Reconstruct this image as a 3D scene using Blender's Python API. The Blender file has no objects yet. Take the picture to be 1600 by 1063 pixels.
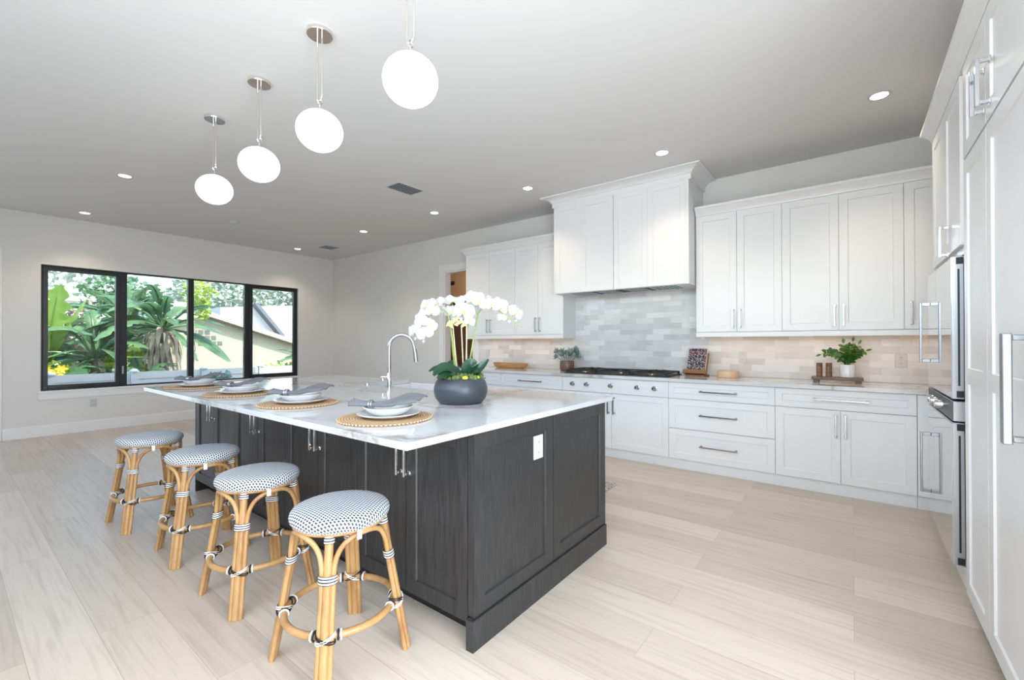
import bpy, bmesh, math, random
from math import sin, cos, pi, radians as R
from mathutils import Vector, Matrix, Quaternion
random.seed(11)
scn = bpy.context.scene
COL = scn.collection

# ------------------------------------------------------------------ camera
CAM_H = 1.2647
cam = bpy.data.cameras.new('camera'); camo = bpy.data.objects.new('camera', cam); COL.objects.link(camo)
cam.sensor_width = 36; cam.lens = 690.6 / 1600 * 36; cam.clip_start = 0.02; cam.clip_end = 200
def _cam():
    y, p, r = R(37.6027), R(0.3202), R(-0.106)
    F = Vector((-sin(y) * cos(p), cos(y) * cos(p), sin(p)))
    Rt = Vector((cos(y), sin(y), 0)); U = Rt.cross(F)
    R2 = Rt * cos(r) + U * sin(r); U2 = -Rt * sin(r) + U * cos(r)
    m = Matrix((R2, U2, -F)).transposed().to_4x4(); m.translation = (0, 0, CAM_H)
    camo.matrix_world = m
_cam(); scn.camera = camo

# ------------------------------------------------------------------ exposure, sky, sun, added fill lamps
scn.view_settings.view_transform = 'Standard'; scn.view_settings.look = 'None'
scn.view_settings.gamma = 1; scn.view_settings.use_curve_mapping = False
scn.view_settings.exposure = 0.06
w = bpy.data.worlds.new('sky'); scn.world = w; w.use_nodes = True
wn = w.node_tree.nodes; sky = wn.new('ShaderNodeTexSky'); sky.sky_type = 'NISHITA'
sky.sun_disc = False; sky.sun_elevation = R(52); sky.sun_rotation = R(60); sky.dust_density = 2.5; sky.air_density = 1.0
w.node_tree.links.new(sky.outputs[0], wn['Background'].inputs[0]); wn['Background'].inputs[1].default_value = .68

def lamp(name, kind, loc, power, color=(1, 1, 1), rot=None, direction=None, **kw):
    l = bpy.data.lights.new(name, kind); l.energy = power; l.color = color
    for k, v in kw.items(): setattr(l, k, v)
    o = bpy.data.objects.new(name, l); COL.objects.link(o); o.location = loc
    if direction is not None: o.rotation_euler = Vector(direction).to_track_quat('-Z', 'Y').to_euler()
    return o
lamp('sun', 'SUN', (0, 0, 10), 6.5, (1, .96, .88), direction=(-.62, -.30, -.85), angle=R(1))
# unseen area lamps added to brighten the room; no such windows are known
# the wall openings beside these lamps are assumed to suit them
K_REAR, K_REARL, K_RIGHT, K_LEFT, K_SPOT, K_GLOBE, K_LED = 62, 12, 118, 7, 26, 1.2, .52
lamp('added_rear_fill', 'AREA', (-.92, -.78, 2.25), K_REAR, (.86, .94, 1.0), direction=(0, 1, -.02), shape='RECTANGLE', size=2.8, size_y=1.0)  # added high lamp in place of a flash bounced near the camera
lamp('added_rear_fill_far', 'AREA', (-4.7, -.78, 2.25), K_REARL, (.86, .94, 1.0), direction=(0, 1, -.02), shape='RECTANGLE', size=4.2, size_y=1.0)  # weaker added lamp, carries the rear fill on to the left
lamp('added_right_fill', 'AREA', (1.04, .2, 1.25), K_RIGHT, (.80, .91, 1.0), direction=(-1, 0, 0), shape='RECTANGLE', size=1.7, size_y=2.3)  # added fill from the right for the island end and floor
lamp('added_left_fill', 'AREA', (-8.70, -.2, 1.2), K_LEFT, (.82, .92, 1.0), direction=(1, 0, 0), shape='RECTANGLE', size=.9, size_y=2.2)  # small added fill for the dark left side

# ------------------------------------------------------------------ materials
def mat(name, color, rough=.5, metal=0, coat=0, spec=.5, emit=None, estr=0):
    m = bpy.data.materials.new(name); m.use_nodes = True
    b = m.node_tree.nodes['Principled BSDF']
    b.inputs['Base Color'].default_value = (*color, 1); b.inputs['Roughness'].default_value = rough
    b.inputs['Metallic'].default_value = metal; b.inputs['Coat Weight'].default_value = coat
    b.inputs['Specular IOR Level'].default_value = spec
    if emit: b.inputs['Emission Color'].default_value = (*emit, 1); b.inputs['Emission Strength'].default_value = estr
    return m
class NT:
    def __init__(s, m): s.m = m; s.t = m.node_tree; s.b = s.t.nodes['Principled BSDF']
    def n(s, typ, ins=None, **kw):
        q = s.t.nodes.new('ShaderNode' + typ)
        for k, v in kw.items(): setattr(q, k, v)
        for k, v in (ins or {}).items(): s.set(q, k, v)
        return q
    def set(s, q, k, v):
        if isinstance(v, bpy.types.NodeSocket): s.t.links.new(v, q.inputs[k])
        elif isinstance(v, bpy.types.Node): s.t.links.new(v.outputs[0], q.inputs[k])
        else: q.inputs[k].default_value = v
    def coord(s, kind='Object', scale=(1, 1, 1), rot=(0, 0, 0), loc=(0, 0, 0)):
        c = s.n('TexCoord'); mp = s.n('Mapping', {'Vector': c.outputs[kind], 'Scale': scale, 'Rotation': rot, 'Location': loc})
        return mp.outputs[0]
    def noise(s, vec, scale, detail=3, rough=.5, dist=0):
        return s.n('TexNoise', {'Vector': vec, 'Scale': scale, 'Detail': detail, 'Roughness': rough, 'Distortion': dist})
    def ramp(s, fac, stops):
        q = s.n('ValToRGB', {'Fac': fac}); e = q.color_ramp.elements
        while len(e) < len(stops): e.new(.5)
        for i, (p, c) in enumerate(stops):
            e[i].position = p; e[i].color = (*c, 1) if len(c) == 3 else c
        return q.outputs[0]
    def mix(s, fac, a, b, typ='MIX'):
        q = s.n('Mix', data_type='RGBA', blend_type=typ)
        for i, v in ((0, fac), (6, a), (7, b)):
            if isinstance(v, bpy.types.NodeSocket): s.t.links.new(v, q.inputs[i])
            elif isinstance(v, (tuple, list)): q.inputs[i].default_value = (*v, 1) if len(v) == 3 else v
            else: q.inputs[i].default_value = v
        return q.outputs[2]
    def math(s, op, a, b=0.0, c=0.0):
        q = s.n('Math', operation=op)
        for i, v in enumerate((a, b, c)):
            if isinstance(v, bpy.types.NodeSocket): s.t.links.new(v, q.inputs[i])
            else: q.inputs[i].default_value = v
        return q.outputs[0]
    def bump(s, h, strength=.2, dist=.01):
        q = s.n('Bump', {'Height': h, 'Strength': strength, 'Distance': dist}); s.t.links.new(q.outputs[0], s.b.inputs['Normal'])
    def base(s, c): s.t.links.new(c, s.b.inputs['Base Color'])
    def rough(s, c): s.t.links.new(c, s.b.inputs['Roughness'])

M = {}
M['wall'] = mat('wall_paint', (.74, .725, .70), .75); q = NT(M['wall']); q.bump(q.noise(q.coord(), 180).outputs[0], .04, .002)
M['ceiling'] = mat('ceiling_paint', (.72, .715, .71), .85); q = NT(M['ceiling']); q.bump(q.noise(q.coord(), 120).outputs[0], .05, .002)
M['trim'] = mat('white_trim', (.82, .81, .80), .4)
M['white'] = mat('white_lacquer', (.78, .78, .78), .3); q = NT(M['white']); q.bump(q.noise(q.coord(), 60).outputs[0], .015, .001)
M['plastic'] = mat('white_plastic', (.58, .58, .575), .3)
M['dark_slot'] = mat('dark_slot', (.03, .03, .03), .5)
M['nickel'] = mat('polished_nickel', (.80, .77, .73), .14, 1)
M['chrome'] = mat('chrome', (.62, .64, .67), .09, 1)
M['steel'] = mat('brushed_steel', (.55, .58, .62), .28, 1)
M['gunmetal'] = mat('gunmetal_handle', (.42, .43, .45), .22, 1)
M['dark_steel'] = mat('dark_steel', (.30, .32, .35), .3, 1)
M['louvre_grey'] = mat('louvre_grey', (.22, .25, .29), .5)
M['black'] = mat('black_frame', (.012, .014, .018), .35)
M['black_iron'] = mat('cast_iron', (.015, .015, .016), .55)
M['brass'] = mat('brass_burner', (.75, .55, .28), .25, 1)
M['oven_glass'] = mat('oven_glass', (.62, .63, .65), .03, .85)
M['porcelain'] = mat('white_porcelain', (.70, .70, .70), .12)
M['planter'] = mat('slate_planter', (.045, .053, .066), .38); q = NT(M['planter']); q.bump(q.noise(q.coord(), 220).outputs[0], .05, .001)
M['globe'] = mat('opal_globe', (.95, .93, .9), .25, emit=(1, .93, .84), estr=K_GLOBE)
M['lens'] = mat('light_lens', (1, .95, .85), .4, emit=(1, .84, .62), estr=9)
M['led'] = mat('led_strip', (1, .9, .7), .4, emit=(1, .72, .40), estr=2.5)
M['stuccowhite'] = mat('white_vinyl', (.62, .66, .69), .5)
M['ground'] = mat('mulch_ground', (.16, .12, .08), .9)
M['hall_wall'] = mat('hall_paint', (.70, .58, .45), .8)
M['brown_door'] = mat('brown_door', (.20, .14, .12), .45)
M['dark_wood'] = mat('espresso_oak', (.04, .038, .038), .36, spec=.45)
q = NT(M['dark_wood']); v = q.coord(scale=(30, 30, 1.6)); n = q.noise(v, 4, 5, .6)
q.base(q.ramp(n.outputs[0], [(.3, (.018, .0175, .018)), (.7, (.046, .045, .046))])); q.bump(n.outputs[0], .12, .002)
M['toe'] = mat('black_toe_kick', (.012, .012, .013), .5)

def wood(name, c1, c2, scale=(2, 26, 26), rough=.5):
    m = mat(name, c1, rough); q = NT(m); n = q.noise(q.coord(scale=scale), 3, 5, .6, .4)
    q.base(q.ramp(n.outputs[0], [(.3, c1), (.7, c2)])); q.bump(n.outputs[0], .15, .002); return m
M['walnut'] = wood('walnut', (.13, .062, .035), (.24, .125, .07))
M['board'] = wood('grey_walnut_board', (.11, .07, .052), (.22, .145, .11))
M['honey'] = wood('honey_wood', (.33, .16, .06), (.56, .32, .13))
M['stand'] = wood('stand_wood', (.16, .08, .03), (.30, .15, .07))
M['beige'] = mat('beige_clay', (.66, .47, .31), .55)
M['brownpot'] = mat('brown_glaze', (.14, .07, .04), .4)
M['binding_white'] = mat('white_binding', (.80, .80, .78), .5)

# rattan
m = M['rattan'] = mat('rattan_cane', (.58, .36, .16), .38, coat=.15)
q = NT(m); n = q.noise(q.coord(scale=(1, 1, .35)), 14, 4, .6); n2 = q.noise(q.coord(), 60, 2)
c = q.ramp(n.outputs[0], [(.28, (.30, .13, .045)), (.48, (.50, .275, .105)), (.75, (.60, .37, .165))])
q.base(q.mix(.18, c, n2.outputs[1], 'MULTIPLY'))
# wrapped black and white binding
m = M['binding'] = mat('striped_binding', (.8, .8, .78), .5); q = NT(m)
wv = q.n('TexWave', {'Vector': q.coord('UV'), 'Scale': 1.0}, wave_type='BANDS', bands_direction='Y')
q.base(q.ramp(wv.outputs[0], [(.0, (.015, .02, .035)), (.42, (.015, .02, .035)), (.52, (.80, .80, .78)), (1, (.82, .82, .80))]))
# woven seat: dark dots on white
m = M['weave'] = mat('woven_seat', (.8, .8, .8), .5); q = NT(m)
uv = q.coord('UV')
br = q.n('TexBrick', {'Vector': uv, 'Color1': (.02, .028, .05, 1), 'Color2': (.03, .04, .07, 1), 'Mortar': (.74, .76, .78, 1), 'Scale': 1.0,
                      'Mortar Size': .0026, 'Mortar Smooth': .2, 'Bias': 0, 'Brick Width': .0158, 'Row Height': .0118}, offset=.5, offset_frequency=2)
q.base(br.outputs[0]); q.bump(br.outputs[1], .5, .002)
# placemat
m = M['seagrass'] = mat('seagrass', (.55, .36, .2), .8); q = NT(m)
wv = q.n('TexWave', {'Vector': q.coord(), 'Scale': 26.0, 'Distortion': 1.2, 'Detail Scale': 6.0}, wave_type='RINGS', rings_direction='Z')
n = q.noise(q.coord(), 120, 3)
c = q.ramp(wv.outputs[0], [(0, (.30, .17, .085)), (.5, (.56, .37, .21)), (1, (.66, .46, .28))])
q.base(q.mix(.35, c, n.outputs[1], 'OVERLAY')); q.bump(wv.outputs[0], .6, .004)
# napkin
m = M['linen'] = mat('grey_linen', (.20, .215, .24), .85); q = NT(m)
n = q.noise(q.coord(), 300, 2); q.base(q.ramp(n.outputs[0], [(.3, (.105, .11, .12)), (.7, (.19, .195, .205))])); q.bump(n.outputs[0], .3, .002)
m = M['linen_band'] = mat('striped_linen_band', (.5, .5, .5), .7)

# marble-look quartz
m = M['quartz'] = mat('veined_quartz', (.82, .82, .82), .07, spec=.5); q = NT(m)
v = q.coord(); wob = q.noise(v, 1.6, 5, .62)
vv = q.n('VectorMath', {0: v, 1: q.n('VectorMath', {0: wob.outputs[1], 1: (.9, .9, .9)}, operation='MULTIPLY').outputs[0]}, operation='ADD').outputs[0]
n1 = q.noise(vv, .75, 2, .4)
d1 = q.math('ABSOLUTE', q.math('SUBTRACT', n1.outputs[0], .5))
vein = q.ramp(d1, [(0, (1, 1, 1)), (.011, (.35, .35, .35)), (.03, (0, 0, 0))])
n2 = q.noise(vv, 2.4, 3, .5); d2 = q.math('ABSOLUTE', q.math('SUBTRACT', n2.outputs[0], .5))
vein2 = q.ramp(d2, [(0, (.5, .5, .5)), (.012, (0, 0, 0))])
msk = q.ramp(q.noise(v, 1.1, 2).outputs[0], [(.38, (0, 0, 0)), (.52, (1, 1, 1))])
f = q.math('MULTIPLY', q.math('ADD', vein, q.math('MULTIPLY', vein2, .6)), msk)
f = q.math('MINIMUM', q.math('MULTIPLY', f, .72), 1.0)
cloud = q.ramp(q.noise(v, 2.2, 4).outputs[0], [(.3, (.56, .57, .59)), (.65, (.65, .655, .665))])
q.base(q.mix(f, cloud, (.27, .25, .23)))

# light oak floor: planks run along X
m = M['floor'] = mat('light_oak_planks', (.6, .5, .4), .33); q = NT(m); v = q.coord()
br = q.n('TexBrick', {'Vector': v, 'Color1': (.0, .0, .0, 1), 'Color2': (1, 1, 1, 1), 'Mortar': (.5, .5, .5, 1), 'Scale': 1.0, 'Mortar Size': .0014,
                      'Mortar Smooth': .2, 'Bias': 0, 'Brick Width': 1.9, 'Row Height': .215}, offset=.37, offset_frequency=2)
tone = q.ramp(br.outputs[0], [(0, (.55, .47, .385)), (.5, (.62, .535, .445)), (1, (.68, .595, .505))])
sh = q.n('VectorMath', {0: v, 1: q.n('VectorMath', {0: br.outputs[0], 1: (7, 13, 0)}, operation='MULTIPLY').outputs[0]}, operation='ADD').outputs[0]
g = q.noise(q.n('Mapping', {'Vector': sh, 'Scale': (.7, 16, 1)}).outputs[0], 2.6, 6, .62, .6)
grain = q.ramp(g.outputs[0], [(.3, (.78, .755, .73)), (.52, (1, 1, 1)), (.75, (1.0, .97, .93))])
c = q.mix(.75, tone, grain, 'MULTIPLY')
kn = q.n('TexVoronoi', {'Vector': q.n('Mapping', {'Vector': v, 'Scale': (.9, 2.6, 1)}).outputs[0], 'Scale': 1.1}); knf = q.ramp(kn.outputs[0], [(.0, (1, 1, 1)), (.035, (0, 0, 0))])
c = q.mix(q.math('MULTIPLY', knf, .35), c, (.25, .17, .11))
q.base(q.mix(q.math('MULTIPLY', br.outputs[1], .45), c, (.26, .19, .13)))
q.rough(q.ramp(g.outputs[0], [(.3, (.40, .40, .40)), (.7, (.30, .30, .30))])); q.bump(g.outputs[0], .06, .002)

# zellige tiles on the back wall (x,z plane)
m = M['tile'] = mat('glazed_tile', (.7, .7, .7), .12); q = NT(m)
c0 = q.n('TexCoord'); sp = q.n('SeparateXYZ', {0: c0.outputs['Object']}); cb = q.n('CombineXYZ', {0: sp.outputs[0], 1: sp.outputs[2]})
br = q.n('TexBrick', {'Vector': cb.outputs[0], 'Color1': (0, 0, 0, 1), 'Color2': (1, 1, 1, 1), 'Mortar': (.5, .5, .5, 1), 'Scale': 1.0, 'Mortar Size': .0016,
                      'Mortar Smooth': .3, 'Bias': 0, 'Brick Width': .205, 'Row Height': .0645}, offset=.41, offset_frequency=2)
tone = q.ramp(br.outputs[0], [(0, (.58, .578, .575)), (.35, (.66, .656, .65)), (.7, (.72, .716, .71)), (1, (.79, .787, .78))])
n = q.noise(cb.outputs[0], 9, 3); tone = q.mix(.18, tone, n.outputs[0], 'OVERLAY')
q.base(q.mix(br.outputs[1], tone, (.70, .69, .67)))
h = q.math('SUBTRACT', q.math('MULTIPLY', q.noise(cb.outputs[0], 22, 2).outputs[0], .5), br.outputs[1]); q.bump(h, .35, .003)

def leafmat(name, c1, c2, rough=.4, trans=.25, scale=8):
    m = mat(name, c1, rough); q = NT(m); n = q.noise(q.coord(), scale, 3)
    c = q.ramp(n.outputs[0], [(.3, c1), (.7, c2)]); q.base(c)
    if trans:
        t = q.n('BsdfTranslucent'); q.t.links.new(c, t.inputs[0]); mx = q.n('MixShader', {0: trans})
        q.t.links.new(q.b.outputs[0], mx.inputs[1]); q.t.links.new(t.outputs[0], mx.inputs[2])
        q.t.links.new(mx.outputs[0], q.t.nodes['Material Output'].inputs[0])
    return m
M['leaf_dark'] = leafmat('orchid_leaf', (.007, .035, .018), (.02, .075, .035), .25, .03)
M['zz'] = leafmat('zz_leaf', (.02, .085, .012), (.07, .19, .03), .28, .1)
M['succulent'] = leafmat('succulent_leaf', (.16, .28, .25), (.36, .48, .43), .5, .1, 30)
M['petal'] = leafmat('orchid_petal', (.60, .60, .60), (.70, .70, .69), .5, .3)
M['petal_yellow'] = leafmat('orchid_lip', (.80, .62, .16), (.9, .82, .45), .5, .2)
M['stem'] = leafmat('green_stem', (.20, .30, .06), (.38, .44, .14), .45, 0)
M['stake'] = mat('cane_stake', (.70, .58, .38), .6)
M['moss'] = leafmat('moss', (.04, .07, .02), (.17, .22, .06), .95, 0, 60)
M['moss_yellow'] = leafmat('yellow_moss', (.55, .55, .02), (.75, .75, .10), .9, 0, 60)
M['strelitzia'] = leafmat('bird_of_paradise_leaf', (.055, .14, .06), (.19, .33, .16), .26, .4, 2.5)
M['banana'] = leafmat('banana_leaf', (.26, .42, .06), (.45, .60, .12), .4, .5, 2)
M['yellowgreen'] = leafmat('bright_shrub_leaf', (.25, .40, .05), (.55, .62, .12), .5, .35, 3)
M['greytree'] = leafmat('grey_green_foliage', (.26, .34, .27), (.55, .62, .52), .6, .35, 2)
M['bluegrey'] = leafmat('silver_leaf', (.18, .30, .28), (.40, .52, .48), .5, .2, 3)
M['trunk'] = wood('palm_trunk', (.20, .17, .14), (.55, .50, .45), (8, 8, 3), .9)
M['dryleaf'] = leafmat('dry_leaf', (.32, .25, .18), (.62, .53, .42), .9, .2, 4)
M['flower_yellow'] = mat('yellow_flower', (.85, .55, .04), .5)
M['stucco'] = mat('cream_stucco', (.34, .35, .27), .9); q = NT(M['stucco']); q.bump(q.noise(q.coord(), 40).outputs[0], .3, .01)
M['eave'] = mat('cream_eave', (.55, .54, .44), .7)
M['roofwhite'] = mat('white_roof', (.62, .64, .66), .7)
M['roofdark'] = mat('dark_fascia', (.10, .12, .15), .6)
M['block'] = mat('breeze_block', (.13, .14, .12), .9)
M['rug'] = mat('grey_rug', (.40, .38, .37), .95); q = NT(M['rug']); n = q.noise(q.coord(), 60, 3)
q.base(q.ramp(n.outputs[0], [(.4, (.24, .23, .24)), (.6, (.60, .58, .56))])); q.bump(n.outputs[0], .6, .004)
# printed cover
m = M['cover'] = mat('printed_cover', (.1, .1, .1), .3); q = NT(m)
vo = q.n('TexVoronoi', {'Vector': q.coord(), 'Scale': 95.0}); hs = q.n('HueSaturation', {'Saturation': .75, 'Value': .75, 'Color': vo.outputs[1]})
pick = q.ramp(q.noise(q.coord(), 60, 2).outputs[0], [(.45, (0, 0, 0)), (.55, (1, 1, 1))])
c = q.mix(pick, (.012, .016, .035), hs.outputs[0]); c = q.mix(.55, c, (.40, .10, .16), 'MULTIPLY')
wh = q.ramp(q.n('TexVoronoi', {'Vector': q.coord(), 'Scale': 42.0}).outputs[0], [(.14, (1, 1, 1)), (.22, (0, 0, 0))])
q.base(q.mix(wh, c, (.80, .82, .85)))
# window glass: clear sheet with Fresnel reflection
m = M['glass'] = bpy.data.materials.new('clear_glass'); m.use_nodes = True; t = m.node_tree; t.nodes.remove(t.nodes['Principled BSDF'])
tr = t.nodes.new('ShaderNodeBsdfTransparent'); tr.inputs[0].default_value = (.93, .975, .97, 1)
gl = t.nodes.new('ShaderNodeBsdfGlossy'); gl.inputs[1].default_value = 0.0; fr = t.nodes.new('ShaderNodeFresnel'); fr.inputs[0].default_value = 1.45
mx = t.nodes.new('ShaderNodeMixShader')
t.links.new(fr.outputs[0], mx.inputs[0]); t.links.new(tr.outputs[0], mx.inputs[1]); t.links.new(gl.outputs[0], mx.inputs[2]); t.links.new(mx.outputs[0], t.nodes['Material Output'].inputs[0])

# ------------------------------------------------------------------ mesh helpers
class MB:
    def __init__(s): s.v = []; s.f = []; s.sm = []; s.uv = {}
    def add(s, vs, fs, smooth=False):
        o = len(s.v); s.v += [tuple(p) for p in vs]
        for f in fs: s.f.append(tuple(i + o for i in f)); s.sm.append(smooth)
        return o
    def box(s, x0, x1, y0, y1, z0, z1):
        x0, x1 = min(x0, x1), max(x0, x1); y0, y1 = min(y0, y1), max(y0, y1); z0, z1 = min(z0, z1), max(z0, z1)
        s.add([(x0, y0, z0), (x1, y0, z0), (x1, y1, z0), (x0, y1, z0), (x0, y0, z1), (x1, y0, z1), (x1, y1, z1), (x0, y1, z1)],
              [(3, 2, 1, 0), (4, 5, 6, 7), (0, 1, 5, 4), (1, 2, 6, 5), (2, 3, 7, 6), (3, 0, 4, 7)]); return s
    def prism(s, poly, z0, z1):          # poly counter-clockwise in xy
        n = len(poly); s.add([(x, y, z0) for x, y in poly] + [(x, y, z1) for x, y in poly],
              [tuple(range(n - 1, -1, -1)), tuple(range(n, 2 * n))] + [(i, (i + 1) % n, n + (i + 1) % n, n + i) for i in range(n)]); return s
    def prism_m(s, poly, d, mtx):        # poly in local xy extruded by d in z, transformed
        n = len(poly); vs = [mtx @ Vector((x, y, 0)) for x, y in poly] + [mtx @ Vector((x, y, d)) for x, y in poly]
        s.add(vs, [tuple(range(n - 1, -1, -1)), tuple(range(n, 2 * n))] + [(i, (i + 1) % n, n + (i + 1) % n, n + i) for i in range(n)]); return s
    def tube(s, pts, r, n=10, closed=False, caps=True, uvlen=False):
        pts = [Vector(p) for p in pts]; m = len(pts); rs = r if isinstance(r, (list, tuple)) else [r] * m
        tans = []
        for i in range(m):
            a = pts[(i - 1) % m] if closed or i > 0 else pts[i]; b = pts[(i + 1) % m] if closed or i < m - 1 else pts[i]
            tans.append((b - a).normalized())
        up = Vector((0, 0, 1)) if abs(tans[0].z) < .9 else Vector((1, 0, 0))
        u = tans[0].cross(up).normalized(); vs = []
        for i in range(m):
            if i: u = (u - tans[i] * u.dot(tans[i])).normalized()
            w_ = tans[i].cross(u)
            for k in range(n):
                a = 2 * pi * k / n; vs.append(pts[i] + (u * cos(a) + w_ * sin(a)) * rs[i])
        fs = []
        for i in range(m if closed else m - 1):
            j = (i + 1) % m
            for k in range(n): fs.append((i * n + k, i * n + (k + 1) % n, j * n + (k + 1) % n, j * n + k))
        o = s.add(vs, fs, True)
        if uvlen:
            L = 0
            for i in range(m):
                if i: L += (pts[i] - pts[i - 1]).length
                for k in range(n): s.uv[o + i * n + k] = (k / n, L)
        if caps and not closed:
            s.f.append(tuple(o + k for k in range(n - 1, -1, -1))); s.sm.append(False)
            s.f.append(tuple(o + (m - 1) * n + k for k in range(n))); s.sm.append(False)
        return s
    def lathe(s, prof, n=32, c=(0, 0, 0), capb=True, capt=True, ax=None, uvpolar=False, smooth=True):
        vs = []; mtx = Vector((0, 0, 1)).rotation_difference(Vector(ax)).to_matrix() if ax else None
        for (r, z) in prof:
            for k in range(n):
                p = Vector((r * cos(2 * pi * k / n), r * sin(2 * pi * k / n), z))
                if mtx: p = mtx @ p
                vs.append(p + Vector(c))
        fs = []
        for i in range(len(prof) - 1):
            for k in range(n): fs.append((i * n + k, i * n + (k + 1) % n, (i + 1) * n + (k + 1) % n, (i + 1) * n + k))
        o = s.add(vs, fs, smooth); m = len(prof)
        if uvpolar:
            L = [0] * m; L[m - 1] = prof[-1][0]
            for i in range(m - 2, -1, -1): L[i] = L[i + 1] + math.hypot(prof[i][0] - prof[i + 1][0], prof[i][1] - prof[i + 1][1])
            for i in range(m):
                for k in range(n): s.uv[o + i * n + k] = (L[i] * cos(2 * pi * k / n), L[i] * sin(2 * pi * k / n))
        if capb: s.f.append(tuple(o + k for k in range(n - 1, -1, -1))); s.sm.append(False)
        if capt: s.f.append(tuple(o + (m - 1) * n + k for k in range(n))); s.sm.append(smooth)
        return s
    def sphere(s, c, r, n=24, m=14, sc=(1, 1, 1)):
        prof = [(r * sin(pi * (i + .001) / m) if 0 < i < m else r * .002, -r * cos(pi * i / m)) for i in range(m + 1)]
        o = len(s.v); s.lathe(prof, n, (0, 0, 0))
        for i in range(o, len(s.v)): p = s.v[i]; s.v[i] = (p[0] * sc[0] + c[0], p[1] * sc[1] + c[1], p[2] * sc[2] + c[2])
        return s
    def sweep(s, prof, path):            # prof [(outward, z)], path [(x,y)] with outward on its right-hand side, mitred
        n = len(prof); P = [Vector((x, y)) for x, y in path]; vs = []
        for i, p in enumerate(P):
            d0 = (P[i] - P[i - 1]).normalized() if i else None; d1 = (P[i + 1] - P[i]).normalized() if i < len(P) - 1 else None
            n0 = Vector((d0.y, -d0.x)) if d0 else None; n1 = Vector((d1.y, -d1.x)) if d1 else None
            if n0 and n1: b = (n0 + n1); o = b / (b.dot(n0))
            else: o = n0 or n1
            for (q_, z) in prof: vs.append((p.x + o.x * q_, p.y + o.y * q_, z))
        fs = []
        for i in range(len(P) - 1):
            for k in range(n): fs.append((i * n + k, (i + 1) * n + k, (i + 1) * n + (k + 1) % n, i * n + (k + 1) % n))
        fs.append(tuple(range(n))); fs.append(tuple((len(P) - 1) * n + k for k in range(n - 1, -1, -1)))
        s.add(vs, fs); return s
    def shaker(s, w_, h, t=.02, st=.065, rec=.008, ch=.004, mids=(), x0=0, z0=0, y0=0):
        # front at y0 facing -y; lower left corner at x0,z0; mids = z centres of middle rails
        x1, z1 = x0 + w_, z0 + h; xa, xb = x0 + st, x1 - st
        edges = [z0 + st]
        for mz in mids: edges += [mz - st / 2, mz + st / 2]
        edges.append(z1 - st)
        F = lambda a: [(x, y0, z) for x, z in a]
        s.add(F([(x0, z0), (xa, z0), (xa, z1), (x0, z1)]), [(0, 1, 2, 3)]); s.add(F([(xb, z0), (x1, z0), (x1, z1), (xb, z1)]), [(0, 1, 2, 3)])
        rails = [(z0, edges[0])] + [(edges[i], edges[i + 1]) for i in range(1, len(edges) - 1, 2)] + [(edges[-1], z1)]
        for a, b in rails: s.add(F([(xa, a), (xb, a), (xb, b), (xa, b)]), [(0, 1, 2, 3)])
        for i in range(0, len(edges), 2):
            a, b = edges[i], edges[i + 1]; y1 = y0 + rec
            s.add([(xa, y0, a), (xb, y0, a), (xb, y0, b), (xa, y0, b), (xa + ch, y1, a + ch), (xb - ch, y1, a + ch), (xb - ch, y1, b - ch), (xa + ch, y1, b - ch)],
                  [(0, 1, 5, 4), (1, 2, 6, 5), (2, 3, 7, 6), (3, 0, 4, 7), (4, 5, 6, 7)])
        y2 = y0 + t
        s.add([(x0, y0, z0), (x1, y0, z0), (x1, y0, z1), (x0, y0, z1), (x0, y2, z0), (x1, y2, z0), (x1, y2, z1), (x0, y2, z1)],
              [(4, 7, 6, 5), (0, 4, 5, 1), (1, 5, 6, 2), (2, 6, 7, 3), (3, 7, 4, 0)])
        return s
    def xform(s, mtx, start=0):
        for i in range(start, len(s.v)): s.v[i] = tuple(mtx @ Vector(s.v[i]))
        return s
    def build(s, name, m, parent=None, bevel=0, loc=None, rotz=0, sharp=40):
        me = bpy.data.meshes.new(name); me.from_pydata(s.v, [], s.f); me.polygons.foreach_set('use_smooth', s.sm)
        if s.uv:
            l = me.uv_layers.new(name='UVMap')
            for lp in me.loops: l.data[lp.index].uv = s.uv.get(lp.vertex_index, (0, 0))
        me.validate(); me.update()
        if any(s.sm): me.set_sharp_from_angle(angle=R(sharp))
        me.materials.append(m if not isinstance(m, str) else M[m])
        o = bpy.data.objects.new(name, me); COL.objects.link(o)
        if parent: o.parent = parent
        if loc: o.location = loc
        if rotz: o.rotation_euler.z = rotz
        if bevel:
            b = o.modifiers.new('bevel', 'BEVEL'); b.width = bevel; b.segments = 2; b.limit_method = 'ANGLE'; b.angle_limit = R(40)
        return o
def tag(o, label=None, cat=None, group=None, kind=None):
    if label: o['label'] = label
    if cat: o['category'] = cat
    if group: o['group'] = group
    if kind: o['kind'] = kind
    return o
def struct(o, label=None, cat=None): return tag(o, label, cat, kind='structure')
def thing(name, label, cat, loc=(0, 0, 0), rotz=0, group=None):
    o = bpy.data.objects.new(name, None); o.empty_display_size = .05; COL.objects.link(o); o.location = loc; o.rotation_euler.z = rotz
    return tag(o, label, cat, group)
def copy_tree(o, parent=None):
    c = o.copy(); COL.objects.link(c); c.parent = parent
    for ch in list(o.children): copy_tree(ch, c)
    return c
def B(x0, x1, y0, y1, z0, z1): return MB().box(x0, x1, y0, y1, z0, z1)

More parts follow.
